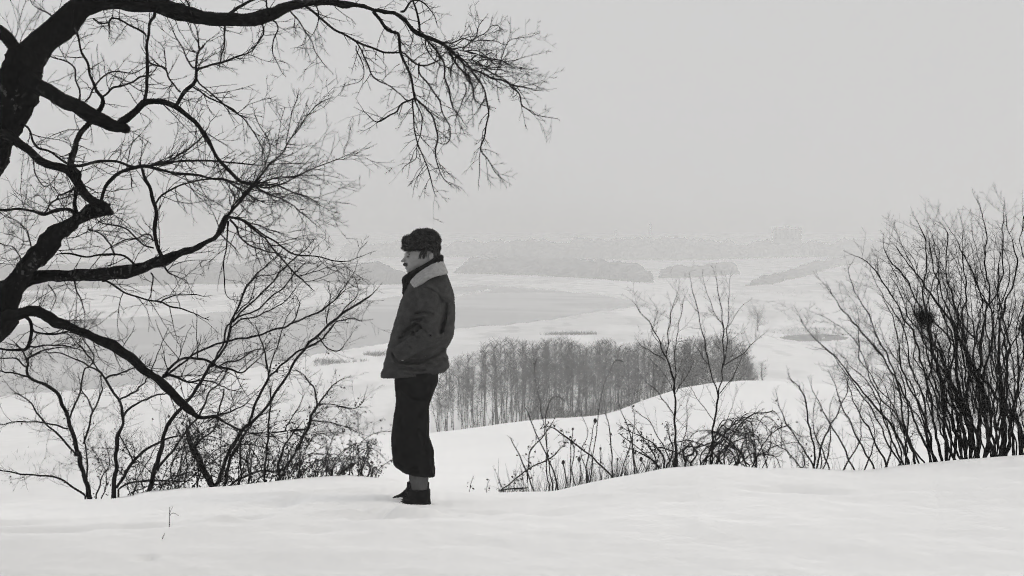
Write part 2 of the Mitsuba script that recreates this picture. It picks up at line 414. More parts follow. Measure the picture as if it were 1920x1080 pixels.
rng = np.random.default_rng(4)
far_belt = Polygon([((x - 960) / F * d, d) for x, d in [(640, 1800), (900, 1850), (1100, 1760), (1300, 1740), (1500, 1850), (1700, 1760), (2050, 1760), (2050, 2150), (1560, 2050), (1400, 2000), (1250, 2250), (1180, 2250), (1130, 2100), (1085, 2250), (1040, 2050), (640, 1950)]])
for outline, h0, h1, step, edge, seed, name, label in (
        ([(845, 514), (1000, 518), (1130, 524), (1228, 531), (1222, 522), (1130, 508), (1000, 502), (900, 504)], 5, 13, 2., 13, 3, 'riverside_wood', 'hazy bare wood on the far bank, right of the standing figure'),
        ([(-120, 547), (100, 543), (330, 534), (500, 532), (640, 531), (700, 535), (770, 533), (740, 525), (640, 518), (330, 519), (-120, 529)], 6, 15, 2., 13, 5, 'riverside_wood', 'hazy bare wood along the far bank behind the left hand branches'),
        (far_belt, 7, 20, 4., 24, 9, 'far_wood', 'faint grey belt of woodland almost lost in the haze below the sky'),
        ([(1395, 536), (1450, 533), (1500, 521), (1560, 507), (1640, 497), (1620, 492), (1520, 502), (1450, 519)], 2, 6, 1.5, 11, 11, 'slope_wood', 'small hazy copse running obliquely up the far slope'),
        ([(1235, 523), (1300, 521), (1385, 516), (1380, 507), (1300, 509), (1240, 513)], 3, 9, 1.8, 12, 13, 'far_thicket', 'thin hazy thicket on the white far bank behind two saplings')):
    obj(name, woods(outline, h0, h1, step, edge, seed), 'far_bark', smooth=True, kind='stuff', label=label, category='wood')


def scrub(rng, outline, n, h0, h1, z=VALLEY, wid=.05, spread=.5):
    poly = ground_polygon(outline, z, .10, 12)
    soft = poly.area / poly.length * .8
    x0, y0, x1, y1 = poly.bounds
    pts = []
    while len(pts) < n:
        c = np.c_[rng.uniform(x0, x1, 400), rng.uniform(y0, y1, 400)]
        k = meshkit.fbm(np.c_[c * np.array([.09, .05]), c[:, :1] * 0], 3, 8) > .5
        k &= rng.random(len(c)) < np.clip(sh_distance(poly.boundary, sh_points(c)) / soft, .03, 1)
        pts += list(c[k & sh_contains(poly, sh_points(c))])
    c = np.array(pts[:n])
    g = ground(c[:, 0], c[:, 1])
    h = rng.uniform(h0, h1, n)
    b = np.c_[c, g - .05]
    tip = b + np.c_[rng.normal(0, spread, (n, 2)) * h[:, None], h]
    s = np.c_[np.full(n, wid), rng.normal(0, wid, n), np.zeros(n)]
    V = np.stack([b - s, b + s, tip], 1).reshape(-1, 3)
    return V, np.arange(len(V)).reshape(-1, 3)


obj('valley_scrub', scrub(rng, [(585, 690), (660, 682), (740, 676), (745, 662), (640, 668), (580, 680)], 700, .4, 1.3), 'scrub_bark', kind='stuff', label='low dry scrub poking through snow left of the jacket hem', category='scrub')
obj('valley_scrub', scrub(rng, [(880, 612), (950, 609), (1000, 607), (1000, 601), (930, 603)], 150, .3, .7), 'scrub_bark', kind='stuff', label='thin line of dry scrub on the near river bank', category='scrub')
obj('valley_scrub', scrub(rng, [(1000, 628), (1100, 632), (1220, 634), (1420, 628), (1400, 621), (1200, 622), (1080, 622)], 800, .4, 1.1), 'scrub_bark', kind='stuff', label='sparse dry scrub on the snow above the grove', category='scrub')
obj('valley_scrub', scrub(rng, [(1380, 640), (1470, 640), (1620, 632), (1600, 617), (1480, 612), (1390, 622)], 900, .3, .9), 'scrub_bark', kind='stuff', label='sparse dry scrub around the dark pool', category='scrub')
obj('valley_scrub', scrub(rng, [(0, 590), (70, 587), (150, 580), (150, 560), (60, 548), (0, 560)], 1500, .8, 3), 'scrub_bark', kind='stuff', label='low dry scrub on the far bank at the left edge', category='scrub')
obj('valley_scrub', scrub(rng, [(0, 900), (300, 880), (620, 800), (690, 730), (600, 715), (300, 745), (0, 790)], 1100, .3, 1.0, wid=.03), 'scrub_bark', kind='stuff', label='scattered dry stems on the white floor below the left hand shrubs', category='scrub')
obj('valley_scrub', scrub(rng, [(880, 560), (960, 565), (1500, 560), (1650, 600), (1650, 540), (1400, 545), (1250, 560)], 500, .3, .9), 'scrub_bark', kind='stuff', label='faint dry stems on the broad white flat beyond the river bend', category='scrub')

obj('grove_undergrowth', scrub(rng, [(815, 815), (1000, 812), (1250, 806), (1420, 790), (1420, 742), (1250, 748), (1000, 760), (840, 775)], 1500, .6, 3.2, wid=.05, spread=.25), 'grove_bark', kind='stuff', label='brushy undergrowth between the trunks of the grove', category='undergrowth')

# block of flats at the skyline
D = 1900.0
c = pt(1477, 470, D)
gz = float(ground(c[0], D))
w, hgt, dp = 52 / F * D, (465 - 428) / F * D, 12.0
gz = pt(1477, 470, D)[2] - 6
block = thing('apartment_block', 'tall slab of flats standing faint in the haze on the skyline', 'building')


def box(x0, x1, y0, y1, z0, z1):
    m = trimesh.creation.box(extents=[x1 - x0, y1 - y0, z1 - z0])
    m.apply_translation([(x0 + x1) / 2, (y0 + y1) / 2, (z0 + z1) / 2])
    return m


top = pt(1477, 428, D)[2]
obj('wall', box(c[0] - w / 2, c[0] + w / 2, D, D + dp, VALLEY + 4, top), 'concrete', block)
obj('roof', box(c[0] - w / 2 - .3, c[0] + w / 2 + .3, D - .3, D + dp + .3, top, top + .6), 'concrete', block)
obj('stair_head', box(c[0] - 2.5, c[0] + 2.5, D + 3, D + 8, top + .6, top + 2.6), 'concrete', block)
for r in range(5):
    for k in range(7):
        x = c[0] - w / 2 + (k + .5) * w / 7
        z = top - 2.6 - r * 2.9
        obj('window', box(x - .8, x + .8, D - .06, D + .03, z, z + 1.5), 'window_glass', block)


def mast(px, ytop, D, label):
    p, g = pt(px, ytop, D), VALLEY + 4
    r = np.array([.9, .6, .3])
    t = thing('mast', label, 'mast')
    obj('shaft', tubes([(np.array([[p[0], D, g], [p[0], D, (g + p[2]) / 2], [p[0], D, p[2]]]), r)], 8), 'concrete', t)
    obj('platform', tubes([(np.array([[p[0], D, p[2] - 3], [p[0], D, p[2] - 2.2]]), np.array([1.6, 1.6]))], 8), 'concrete', t)


mast(1219, 417, 1900, 'faint tall mast at the skyline above the wood, taller of two')
mast(1155, 432, 1900, 'faint shorter mast at the skyline above the wood, left of two')
# ------------------------------------------------------------------ the grove and other far trees
def grove_variant(seed, stems):
    """A slender bare tree of unit height 1 (scaled when placed): trunk part and crown part."""
    rng = np.random.default_rng(seed)
    trunk, crown = [], []
    for s in range(stems):
        H = 14.0 * (1 if s == 0 else rng.uniform(.6, .9))
        lean = rng.normal(0, .045 if s == 0 else .13, 2)
        n = 8
        z = np.linspace(0, H * .93, n)
        P = np.c_[lean[0] * z + rng.normal(0, .16, n).cumsum() * .6, lean[1] * z + rng.normal(0, .16, n).cumsum() * .6, z]
        P[0] += np.r_[rng.normal(0, .25, 2) * (s > 0), -.6]
        R = np.linspace(.105, .022, n) * (1 if s == 0 else .75) * rng.uniform(.75, 1.15)
        trunk.append((P, R))
        nb = 44 if s == 0 else 22
        for k in range(nb):
            t = rng.uniform(.22, 1) ** .62
            i = t * (n - 1)
            b = np.array([np.interp(i, np.arange(n), P[:, j]) for j in range(3)])
            a = rng.uniform(0, 6.283)
            L = (2.5 - 1.0 * t) * rng.uniform(.6, 1.25)
            d = unit(np.array([math.cos(a), math.sin(a), rng.uniform(.35, 1.3)]))
            twig(crown, b, d, L, .034, 2, rng, (0, 0, .22), .2, .42, .75)
    thick = [l for l in crown]
    return (np.vstack([tubes(trunk, 5)[0]]), tubes(trunk, 5)[1]), tubes(thick, 3)


NV = 7
for v in range(NV):
    tm, cm = grove_variant(100 + v, 1 + (v % 3 == 1) + (v % 3 == 2) * 1)
    scene[f'grove_source_{v}'] = {'type': 'shapegroup', 'trunk': ply(tm, 'grove_bark', smooth=True), 'crown': ply(cm, 'grove_bark')}

rng = np.random.default_rng(12)
GPX = np.array([812, 820, 847, 875, 893, 910, 925, 943, 965, 987, 1007, 1020, 1036, 1053, 1077, 1090, 1104, 1117, 1135, 1150, 1170, 1200, 1243, 1262, 1283, 1333, 1373, 1393, 1410, 1418])
GPY = np.array([692, 683, 663, 661, 653, 633, 626, 622, 624, 630, 648, 630, 624, 622, 630, 643, 635, 629, 628, 630, 642, 630, 634, 640, 629, 621, 622, 638, 670, 690])
cells = []
for row, (d, step) in enumerate(((196, 18.0), (204, 16.5), (212, 15.5), (221, 14.5), (231, 14.), (242, 13.5), (254, 14))):
    x = 816 + rng.uniform(0, 10)
    while x < 1406:
        cells.append((x + rng.normal(0, 2.5), d + rng.normal(0, 3.0), row))
        x += step * rng.uniform(.55, 1.45)
cells += [(x, 215 + rng.normal(0, 8), 9) for x in (1402, 1407, 1411, 1414, 1418, 1421, 1398, 1404)]
n_g, front_row = 0, []
for x, d, row in cells:
    if row < 2 and x > 1395 or row > 3 and x < 838 or row > 3 and x < 985 and rng.random() < .55:
        continue
    px_, gx = x, (x - 960) / F * d
    g = float(ground(gx, d))
    top = np.interp(x, [*GPX, 1430], [*GPY, 700]) + abs(rng.normal(0, 5)) + (rng.uniform(6, 30) if row < 4 and rng.random() < .4 else 0) - 5
    H = np.clip(float(pt(x, top, d)[2]) - g, 6, 17)
    k = key_for('grove_tree')
    v = int(rng.integers(NV))
    scene[k] = {'type': 'instance', 'shapegroup': {'type': 'ref', 'id': f'grove_source_{v}'},
                'to_world': T().translate([gx, d, g]).rotate([0, 0, 1], float(rng.uniform(0, 360))).scale([H / 14.6 * rng.uniform(.75, 1.05), H / 14.6 * rng.uniform(.75, 1.05), H / 14.6])}
    tag(k, 'slender bare grey tree of the dense grove below the snowy knoll', 'tree', 'bare trees of the grove')
    if row == 0:
        front_row.append((x, k))
    n_g += 1


front_row.sort()
for (x, k), word in zip(front_row, ('first', 'second', 'third', 'fourth', 'fifth', 'sixth', 'seventh', 'eighth', 'ninth', 'tenth')):
    tag(k, f'bare tree in the front row of the grove, {word} from the left beside the jacket')
tag(front_row[-1][1], 'bare tree at the right end of the front row of the grove')


def far_tree(px, base, top, spread, label, seed, sag=0):
    """A single bare tree far off: trunk and round twiggy crown."""
    rng = np.random.default_rng(seed)
    w = on_plane(px, base, VALLEY)
    d = w[1]
    g = float(ground(w[0], d))
    H = float(pt(px, top, d)[2]) - g
    t = thing('valley_tree', label, 'tree')
    trunk, crown = [], []
    P = np.c_[w[0] + rng.normal(0, .08, 6).cumsum(), d + rng.normal(0, .08, 6).cumsum(), g - .4 + np.linspace(0, H * .75, 6)]
    trunk.append((P, np.linspace(.028, .010, 6) * H))
    for k in range(26):
        i = rng.uniform(1.2, 5)
        b = np.array([np.interp(i, np.arange(6), P[:, j]) for j in range(3)])
        a = rng.uniform(0, 6.283)
        twig(crown, b, unit(np.array([math.cos(a), math.sin(a), rng.uniform(.1, 1.4)])), spread * H * rng.uniform(.6, 1.1), .006 * H, 2, rng, (0, 0, .2), .2, .06 * H, .9)
    obj('trunk', tubes(trunk, 6), 'grove_bark', t, smooth=True)
    obj('crown', tubes(crown, 3), 'grove_bark', t)


far_tree(1420, 622, 572, .62, 'lone round bare tree on the white flat, just above the grove', 1)
far_tree(656, 806, 768, .22, 'thin bare sapling at the foot of the slope, left of the dark trousers', 2)
far_tree(672, 808, 752, .20, 'taller thin bare sapling at the foot of the slope, left of the dark trousers', 3)
far_tree(688, 808, 774, .22, 'pale short sapling nearest to the dark trousers on their left', 4)
far_tree(716, 812, 798, .25, 'tiny bare sapling on the slope close to the left of the dark trousers', 5)
far_tree(1428, 718, 662, .3, 'thin pale tree standing at the right end of the grove', 6)


# ------------------------------------------------------------------ near woody plants traced as limbs: rows of (x, y, width) in photograph pixels at depths Y0..Y1
def limb_curve(rows, Y0, Y1, step, wig=0., seed=0):
    rows = np.array([r if len(r) == 3 else (*r, np.nan) for r in rows], float)
    w = rows[:, 2]
    ok = ~np.isnan(w)
    s = np.r_[0, np.cumsum(np.hypot(*np.diff(rows[:, :2], axis=0).T))]
    w = np.interp(s, s[ok], w[ok])
    Y = Y0 + (Y1 - Y0) * s / s[-1]
    P = pt(rows[:, 0], rows[:, 1], Y)
    C = spline(np.c_[P, w / 2 * Y / F], step)
    if wig:
        q = C[:, :3]
        C[1:-1, :3] += wig * np.minimum(1, C[1:-1, 3:] / .004) * (np.stack([meshkit.noise(q * 11 + k * 9.7, seed + k) for k in range(3)], -1) - .5)[1:-1]
    return C[:, :3], np.maximum(C[:, 3], .0010)


def knobbly(mesh, amount, scale):
    V, Fc = mesh
    m = trimesh.Trimesh(V, Fc, process=False)
    n = np.array(m.vertex_normals)
    f = (meshkit.fbm(V * scale, 3, 4) - .45)[:, None] * .8 + (meshkit.noise(V * scale * .35, 2) - .5)[:, None] * .7
    return trimesh.Trimesh(V + n * amount * f, Fc, process=False)


def limb_mesh(P, R, closed=True):
    thick = R.max() > .012
    if closed:
        d = unit(P[-1] - P[-2])
        P = np.vstack([P, P[-1] + d * R[-1] * .5, P[-1] + d * R[-1] * .8])
        R = np.r_[R, R[-1] * .75, R[-1] * .05]
    m = tubes([(P, R)], 14 if R.max() > .03 else 9 if thick else 5)
    return knobbly(m, R.max() * .30 if thick else R.max() * .12, 26)


rng = np.random.default_rng(77)
tree = thing('gnarled_tree', 'big gnarled leafless tree leaning in from the left, its crooked limbs spreading over the valley', 'tree')
twigs = []
UP, DROOP, OUT = (.35, 0, .45), (.25, 0, -.45), (.5, 0, .1)
# (name, Y0, Y1, twig spacing m or 0, twig length m, levels, lean, rows)
LIMBS = [
    ('trunk', 7.6, 7.1, 0, 0, 0, UP, [(-260, 1010, 175), (-245, 900, 150), (-225, 760, 138), (-190, 600, 128), (-120, 430, 116), (-55, 310, 104), (-14, 250, 96), (20, 190, 94), (36, 150, 84), (48, 112, 74)]),
    ('limb', 7.12, 7.9, .22, .30, 2, OUT, [(36, 130, 76), (60, 100, 62), (85, 76, 54), (120, 46, 52), (150, 20, 48), (185, 2, 42), (230, -1, 38), (280, 7, 35), (330, 20, 31), (380, 31, 29), (430, 38, 27), (480, 38, 26), (512, 28, 23), (545, 13, 19), (580, 4, 17), (620, 2, 15), (650, 8, 14), (673, 12, 13), (707, 20, 12), (740, 22, 11), (756, 33, 10), (772, 55, 10), (790, 66, 9), (815, 74, 8), (840, 92, 8), (865, 96, 5), (890, 100, 4), (905, 107, 3.5), (940, 114, 3), (958, 122, 2.5), (978, 127, 2)]),
    ('limb', 7.15, 6.6, .2, .3, 2, UP, [(42, 122, 34), (34, 98, 26), (20, 76, 23), (0, 58, 22), (-30, 40, 20), (-80, 25, 16), (-150, -20, 10)]),
    ('limb', 7.05, 6.75, .3, .2, 2, UP, [(48, 142, 36), (70, 158, 30), (100, 175, 28), (130, 193, 28), (160, 208, 30), (190, 226, 27), (215, 235, 24), (238, 243, 18)]),
    ('limb', 6.78, 6.5, .10, .22, 2, DROOP, [(222, 236, 18), (240, 222, 16), (257, 207, 14), (270, 195, 15), (287, 190, 12), (305, 191, 11), (325, 200, 10), (345, 212, 8), (370, 236, 8), (390, 260, 8), (402, 285, 7), (418, 310, 7), (436, 332, 7), (455, 345, 6), (480, 347, 7)]),
    ('branch', 6.76, 7.3, .16, .16, 1, UP, [(271, 193, 9), (274, 170, 8), (274, 140, 8), (275, 100, 7), (277, 70, 7), (280, 45, 7), (290, 26, 8)]),
    ('branch', 6.72, 6.3, .13, .2, 2, UP, [(325, 199, 9), (335, 185, 9), (347, 172, 10), (360, 163, 9), (367, 148, 8), (369, 130, 7), (385, 126, 5), (405, 120, 5), (430, 110, 5), (450, 102, 4), (475, 95, 3), (482, 82, 2), (490, 62, 2), (498, 45, 1.5)]),
    ('branch', 6.55, 6.9, .12, .2, 2, UP, [(369, 132, 6), (371, 112, 5), (375, 95, 4), (388, 78, 2), (400, 70, 1.5)]),
    ('branch', 6.6, 6.9, .1, .16, 2, UP, [(368, 128, 4), (355, 112, 4), (345, 98, 3), (335, 78, 3), (325, 52, 2), (314, 35, 1.6)]),
    ('branch', 6.6, 6.5, .10, .17, 2, UP, [(374, 95, 4), (372, 80, 3.5), (368, 55, 3), (360, 40, 2)]),
    ('branch', 6.5, 6.2, .12, .18, 2, OUT, [(362, 163, 4), (375, 172, 4), (390, 183, 4), (420, 197, 3.5), (435, 208, 3.5), (455, 222, 3), (472, 243, 3), (487, 270, 2.5), (497, 305, 2)]),
    ('branch', 6.5, 6.9, .12, .18, 2, OUT, [(370, 150, 4), (390, 170, 3.5), (415, 190, 3.5), (440, 207, 3), (455, 218, 2)]),
    ('branch', 6.7, 7.1, .10, .13, 1, UP, [(338, 172, 4), (322, 154, 4), (310, 132, 4), (295, 122, 4), (278, 115, 3.5)]),
    ('branch', 6.9, 6.6, .10, .13, 1, UP, [(312, 130, 3), (311, 112, 2.5), (306, 90, 2), (290, 74, 1.6)]),
    ('branch', 7.0, 6.8, .12, .14, 1, UP, [(274, 68, 4.5), (262, 57, 5), (245, 46, 4.5), (225, 32, 4), (212, 31, 4), (206, 38, 4), (206, 55, 3)]),
    ('branch', 6.9, 6.4, .12, .18, 2, UP, [(184, 208, 12), (190, 194, 11), (190, 183, 9), (182, 172, 8), (175, 155, 7), (167, 135, 6), (160, 112, 6), (152, 90, 5), (143, 62, 4.5), (138, 40, 3)]),
    ('branch', 6.6, 6.3, .10, .17, 2, OUT, [(191, 182, 5), (205, 172, 5), (220, 163, 5), (245, 152, 4.5), (268, 143, 4)]),
    ('branch', 6.6, 6.9, .10, .16, 2, OUT, [(160, 190, 4), (175, 165, 4), (195, 142, 4), (215, 133, 3.5), (240, 138, 3), (268, 128, 2)]),
    ('branch', 6.9, 6.4, .12, .16, 2, UP, [(151, 192, 5), (147, 168, 4), (142, 145, 4), (138, 128, 4), (122, 115, 3.5), (98, 105, 3), (70, 98, 2)]),
    ('branch', 6.95, 6.5, .14, .2, 2, DROOP, [(170, 224, 13), (158, 240, 12), (148, 258, 12), (141, 275, 13), (136, 292, 14), (132, 312, 15)]),
    ('limb', 6.95, 6.4, .2, .25, 2, DROOP, [(-5, 250, 20), (22, 258, 18), (50, 278, 15), (72, 297, 15), (100, 310, 15), (125, 320, 17), (140, 338, 18), (155, 360, 18), (172, 375, 17), (190, 385, 18), (203, 397, 18)]),
    ('branch', 6.9, 6.6, .12, .2, 2, OUT, [(38, 235, 5), (55, 244, 5), (62, 262, 5), (72, 277, 6), (95, 287, 5), (112, 296, 5), (130, 308, 6)]),
    ('branch', 6.8, 6.5, .12, .2, 2, DROOP, [(62, 290, 3), (63, 308, 3), (70, 335, 3), (85, 350, 2.5), (100, 338, 2), (110, 325, 1.5)]),
    ('branch', 6.5, 6.1, .10, .24, 2, UP, [(188, 380, 9), (195, 358, 8), (203, 343, 9), (215, 330, 9), (232, 320, 8), (250, 314, 9), (268, 312, 9), (290, 316, 7), (320, 324, 6), (360, 328, 6), (400, 334, 5), (430, 340, 5), (450, 352, 4), (478, 372, 2.5)]),
    ('branch', 6.5, 6.9, .10, .24, 2, UP, [(134, 309, 7), (150, 312, 7), (168, 307, 7), (190, 302, 7), (215, 304, 6), (250, 309, 6), (290, 309, 5), (330, 303, 5), (375, 300, 5), (410, 304, 4), (455, 308, 3.5), (510, 309, 2.5), (560, 306, 2)]),
    ('branch', 6.5, 6.2, .10, .22, 2, UP, [(268, 310, 5), (300, 303, 4.5), (330, 293, 4), (352, 282, 4), (372, 262, 3), (390, 240, 2)]),
    ('branch', 6.5, 6.1, .10, .24, 2, OUT, [(290, 385, 4), (302, 370, 4.5), (320, 356, 4.5), (350, 345, 4), (385, 338, 4), (425, 338, 4), (460, 350, 3), (500, 360, 2)]),
    ('limb', 7.35, 6.6, .3, .28, 2, UP, [(-140, 760, 105), (-95, 690, 92), (-50, 640, 84), (-12, 600, 76), (8, 566, 62), (32, 528, 46), (60, 490, 38), (95, 453, 35), (130, 418, 32), (160, 402, 27), (188, 393, 24), (205, 396, 20)]),
    ('limb', 7.1, 6.5, .22, .22, 2, OUT, [(10, 560, 50), (30, 540, 34), (58, 525, 26), (100, 517, 25), (150, 515, 23), (200, 511, 24), (235, 508, 23), (265, 505, 21), (285, 494, 20), (305, 488, 20), (325, 481, 15), (350, 470, 14), (375, 460, 13), (397, 449, 13), (412, 430, 13), (424, 406, 12)]),
    ('branch', 6.65, 6.2, .14, .2, 2, UP, [(304, 490, 11), (296, 468, 9), (290, 445, 9), (290, 420, 10), (293, 392, 9), (290, 372, 9), (281, 350, 8), (272, 328, 7), (263, 312, 7)]),
    ('branch', 6.5, 6.9, .08, .22, 2, UP, [(424, 408, 8), (440, 390, 6), (455, 372, 6), (468, 358, 6), (479, 346, 7)]),
    ('branch', 6.5, 6.2, .08, .2, 2, UP, [(430, 400, 4), (440, 380, 4), (458, 362, 4), (472, 348, 3), (485, 330, 2.5), (498, 308, 2)]),
    ('branch', 6.85, 7.2, .07, .25, 2, UP, [(478, 346, 6), (490, 328, 5), (500, 312, 4.5), (515, 300, 4), (532, 280, 3.5), (545, 260, 3), (562, 240, 2.5), (578, 215, 2), (598, 195, 1.5)]),
    ('branch', 6.85, 6.4, .07, .22, 2, OUT, [(480, 347, 5), (500, 350, 4), (525, 352, 4), (555, 362, 3), (580, 372, 3), (600, 385, 2), (628, 398, 1.6)]),
    ('branch', 6.85, 7.3, .07, .22, 2, OUT, [(482, 346, 5), (505, 350, 4), (530, 345, 4), (555, 332, 3), (580, 320, 3), (610, 308, 2.5), (640, 296, 2), (658, 289, 1.6)]),
    ('branch', 6.85, 6.3, .07, .2, 2, DROOP, [(480, 350, 5), (497, 362, 4), (520, 370, 3.5), (545, 382, 3), (565, 398, 2.5), (590, 420, 2)]),
    ('branch', 6.85, 7.0, .07, .2, 2, OUT, [(478, 345, 4), (500, 338, 3.5), (530, 332, 3), (560, 330, 2.5), (600, 328, 1.6)]),
    ('branch', 6.8, 7.2, .10, .2, 2, UP, [(497, 312, 3.5), (505, 290, 3), (502, 262, 2.5), (490, 240, 2), (478, 215, 1.6)]),
    ('branch', 6.85, 7.2, .09, .22, 2, UP, [(538, 272, 2.6), (540, 250, 2.4), (545, 220, 2), (557, 185, 1.6)]),
    ('branch', 6.5, 6.2, .07, .2, 2, OUT, [(425, 405, 6), (445, 408, 5), (465, 415, 4), (480, 422, 3.5), (505, 430, 3), (528, 438, 2)]),
    ('branch', 6.5, 6.8, .09, .2, 2, OUT, [(428, 408, 6), (450, 413, 5), (470, 424, 4.5), (490, 438, 4), (515, 452, 4), (535, 466, 4), (555, 477, 4), (577, 479, 3.5), (600, 482, 3), (625, 491, 3), (650, 490, 2), (668, 484, 1.6)]),
    ('branch', 6.5, 6.1, .09, .2, 2, OUT, [(455, 414, 4), (480, 432, 4), (500, 452, 4), (520, 476, 4), (540, 500, 4), (556, 518, 4), (570, 528, 3)]),
    ('branch', 6.5, 6.9, .10, .2, 2, DROOP, [(432, 412, 5), (445, 425, 5), (453, 445, 4), (464, 458, 4), (485, 468, 3.5), (515, 474, 2.5)]),
    ('branch', 6.5, 6.3, .14, .18, 2, DROOP, [(428, 415, 5), (427, 440, 4), (423, 470, 3.5), (419, 500, 3), (420, 530, 2.5), (428, 558, 2), (438, 562, 1.6)]),
    ('branch', 6.5, 6.7, .10, .18, 1, DROOP, [(412, 435, 3), (425, 448, 3), (440, 465, 2.5), (446, 473, 2)]),
    ('branch', 6.75, 6.4, .14, .2, 2, OUT, [(262, 502, 5), (250, 492, 5), (232, 482, 5), (212, 478, 5), (185, 478, 4.5), (165, 482, 4), (148, 480, 5), (125, 475, 4), (105, 478, 2)]),
    ('branch', 6.75, 6.4, .14, .18, 2, UP, [(288, 465, 4), (268, 455, 4), (250, 442, 4), (235, 428, 4), (210, 422, 3.5), (185, 415, 3)]),
    ('branch', 6.7, 6.4, .12, .18, 1, UP, [(287, 452, 4), (282, 440, 4), (272, 438, 4), (262, 444, 3.5), (240, 447, 3.5), (215, 458, 3), (195, 472, 2.5), (172, 500, 2)]),
    ('branch', 6.75, 6.3, .12, .2, 2, OUT, [(213, 478, 4), (205, 460, 3.5), (195, 446, 3.5), (180, 435, 3), (165, 430, 2.5)]),
    ('branch', 6.8, 6.5, .14, .2, 2, DROOP, [(192, 527, 5), (210, 535, 5), (235, 548, 4), (258, 558, 4), (278, 565, 4), (305, 568, 4), (325, 574, 4), (345, 581, 3.5), (370, 590, 2.5)]),
    ('branch', 6.65, 6.5, .2, .14, 1, OUT, [(300, 568, 4), (315, 560, 3.5), (335, 554, 3), (375, 554, 2)]),
    ('branch', 6.75, 6.5, .10, .18, 2, DROOP, [(283, 512, 4), (286, 525, 3.5), (284, 545, 3), (278, 562, 2)]),
    ('branch', 6.6, 6.3, .09, .18, 2, DROOP, [(308, 498, 5), (316, 510, 4), (328, 516, 3), (345, 524, 2), (352, 531, 1.6)]),
    ('branch', 6.7, 6.5, .12, .2, 2, DROOP, [(140, 528, 4), (144, 545, 3.5), (152, 560, 3), (157, 585, 2.5), (159, 605, 1.8)]),
    ('branch', 6.7, 6.5, .16, .16, 1, DROOP, [(90, 534, 3), (98, 545, 3), (104, 556, 2.5), (97, 580, 2)]),
    ('limb', 6.95, 6.2, .16, .24, 2, UP, [(142, 404, 13), (134, 397, 8), (122, 394, 7), (100, 396, 7), (82, 400, 7), (60, 393, 6), (35, 391, 6), (0, 393, 6), (-40, 385, 4)]),
    ('branch', 6.8, 6.4, .14, .2, 2, UP, [(143, 402, 12), (142, 385, 9), (143, 368, 9), (145, 350, 10), (148, 330, 9), (138, 312, 8)]),
    ('branch', 6.8, 6.2, .12, .2, 2, OUT, [(84, 398, 4), (100, 378, 4), (118, 362, 4), (142, 352, 4)]),
    ('branch', 6.9, 6.4, .10, .24, 2, UP, [(45, 500, 3), (38, 480, 3), (20, 462, 2.5), (-5, 455, 2)]),
    ('branch', 6.9, 6.4, .10, .24, 2, UP, [(62, 475, 4), (55, 450, 3.5), (50, 432, 3), (35, 418, 2.5), (10, 405, 2)]),
    ('limb', 7.0, 5.9, .13, .24, 2, UP, [(-40, 650, 50), (-12, 618, 40), (10, 597, 26), (35, 587, 21), (60, 583, 20), (82, 588, 21), (105, 603, 20), (130, 614, 19), (160, 625, 18), (190, 638, 18), (225, 657, 17), (252, 678, 17), (275, 698, 16), (300, 716, 15), (322, 738, 14), (345, 760, 12), (362, 776, 9), (378, 785, 8), (400, 781, 6), (430, 795, 7), (465, 808, 6), (500, 811, 5), (540, 808, 4), (575, 806, 3)]),
    ('branch', 6.85, 6.5, .14, .2, 2, DROOP, [(45, 592, 8), (57, 608, 8), (61, 625, 8), (57, 642, 9), (45, 656, 8), (20, 657, 6), (-10, 656, 5)]),
    ('branch', 6.8, 6.4, .12, .2, 2, OUT, [(61, 617, 5), (75, 624, 5), (95, 628, 5), (112, 622, 4.5), (130, 620, 4)]),
    ('branch', 6.7, 6.4, .12, .22, 2, DROOP, [(50, 650, 6), (75, 650, 4), (110, 645, 3.5), (135, 655, 3), (150, 650, 2)]),
    ('branch', 6.1, 5.7, .10, .24, 2, UP, [(306, 705, 7), (318, 690, 6), (335, 677, 6), (360, 671, 6), (388, 676, 6), (412, 686, 6), (435, 692, 5), (455, 696, 4), (475, 680, 3), (490, 668, 2)]),
    ('branch', 6.1, 5.7, .10, .22, 2, OUT, [(310, 706, 7), (330, 706, 6), (350, 716, 5), (372, 716, 4), (395, 715, 3.5), (420, 725, 3)]),
    ('branch', 6.0, 5.6, .10, .22, 2, OUT, [(388, 782, 5), (405, 780, 5), (432, 772, 4), (455, 760, 3), (470, 748, 2)]),
    # hanging sprays at the tip of the great arching limb
    ('branch', 7.75, 7.4, .10, .17, 2, DROOP, [(700, 22, 9), (710, 35, 8), (722, 50, 8), (735, 58, 7), (743, 60, 7), (748, 74, 7), (752, 95, 7), (757, 116, 6), (767, 133, 6), (772, 158, 5.5), (777, 183, 5)]),
    ('branch', 7.4, 7.2, .09, .16, 2, DROOP, [(777, 184, 4), (765, 190, 4), (750, 196, 4), (742, 208, 4), (732, 214, 4), (720, 222, 4), (705, 226, 3), (690, 215, 2), (683, 210, 1.5)]),
    ('branch', 7.4, 7.0, .10, .16, 2, DROOP, [(775, 186, 4), (775, 215, 3.5), (777, 245, 3.5), (781, 265, 3.2), (790, 286, 3), (800, 308, 3), (808, 330, 3), (810, 345, 2.5), (816, 365, 1.6)]),
    ('branch', 7.4, 7.6, .09, .16, 2, DROOP, [(777, 184, 4.5), (788, 194, 4.5), (800, 208, 4), (810, 222, 4), (816, 243, 4), (820, 262, 3.6), (817, 290, 3), (822, 312, 2.6), (832, 335, 2), (842, 345, 1.5)]),
    ('branch', 7.4, 7.2, .10, .15, 2, DROOP, [(778, 190, 3), (788, 207, 3), (792, 226, 3), (788, 250, 2.6), (784, 268, 2.2), (781, 295, 2), (768, 305, 1.8), (756, 315, 1.5)]),
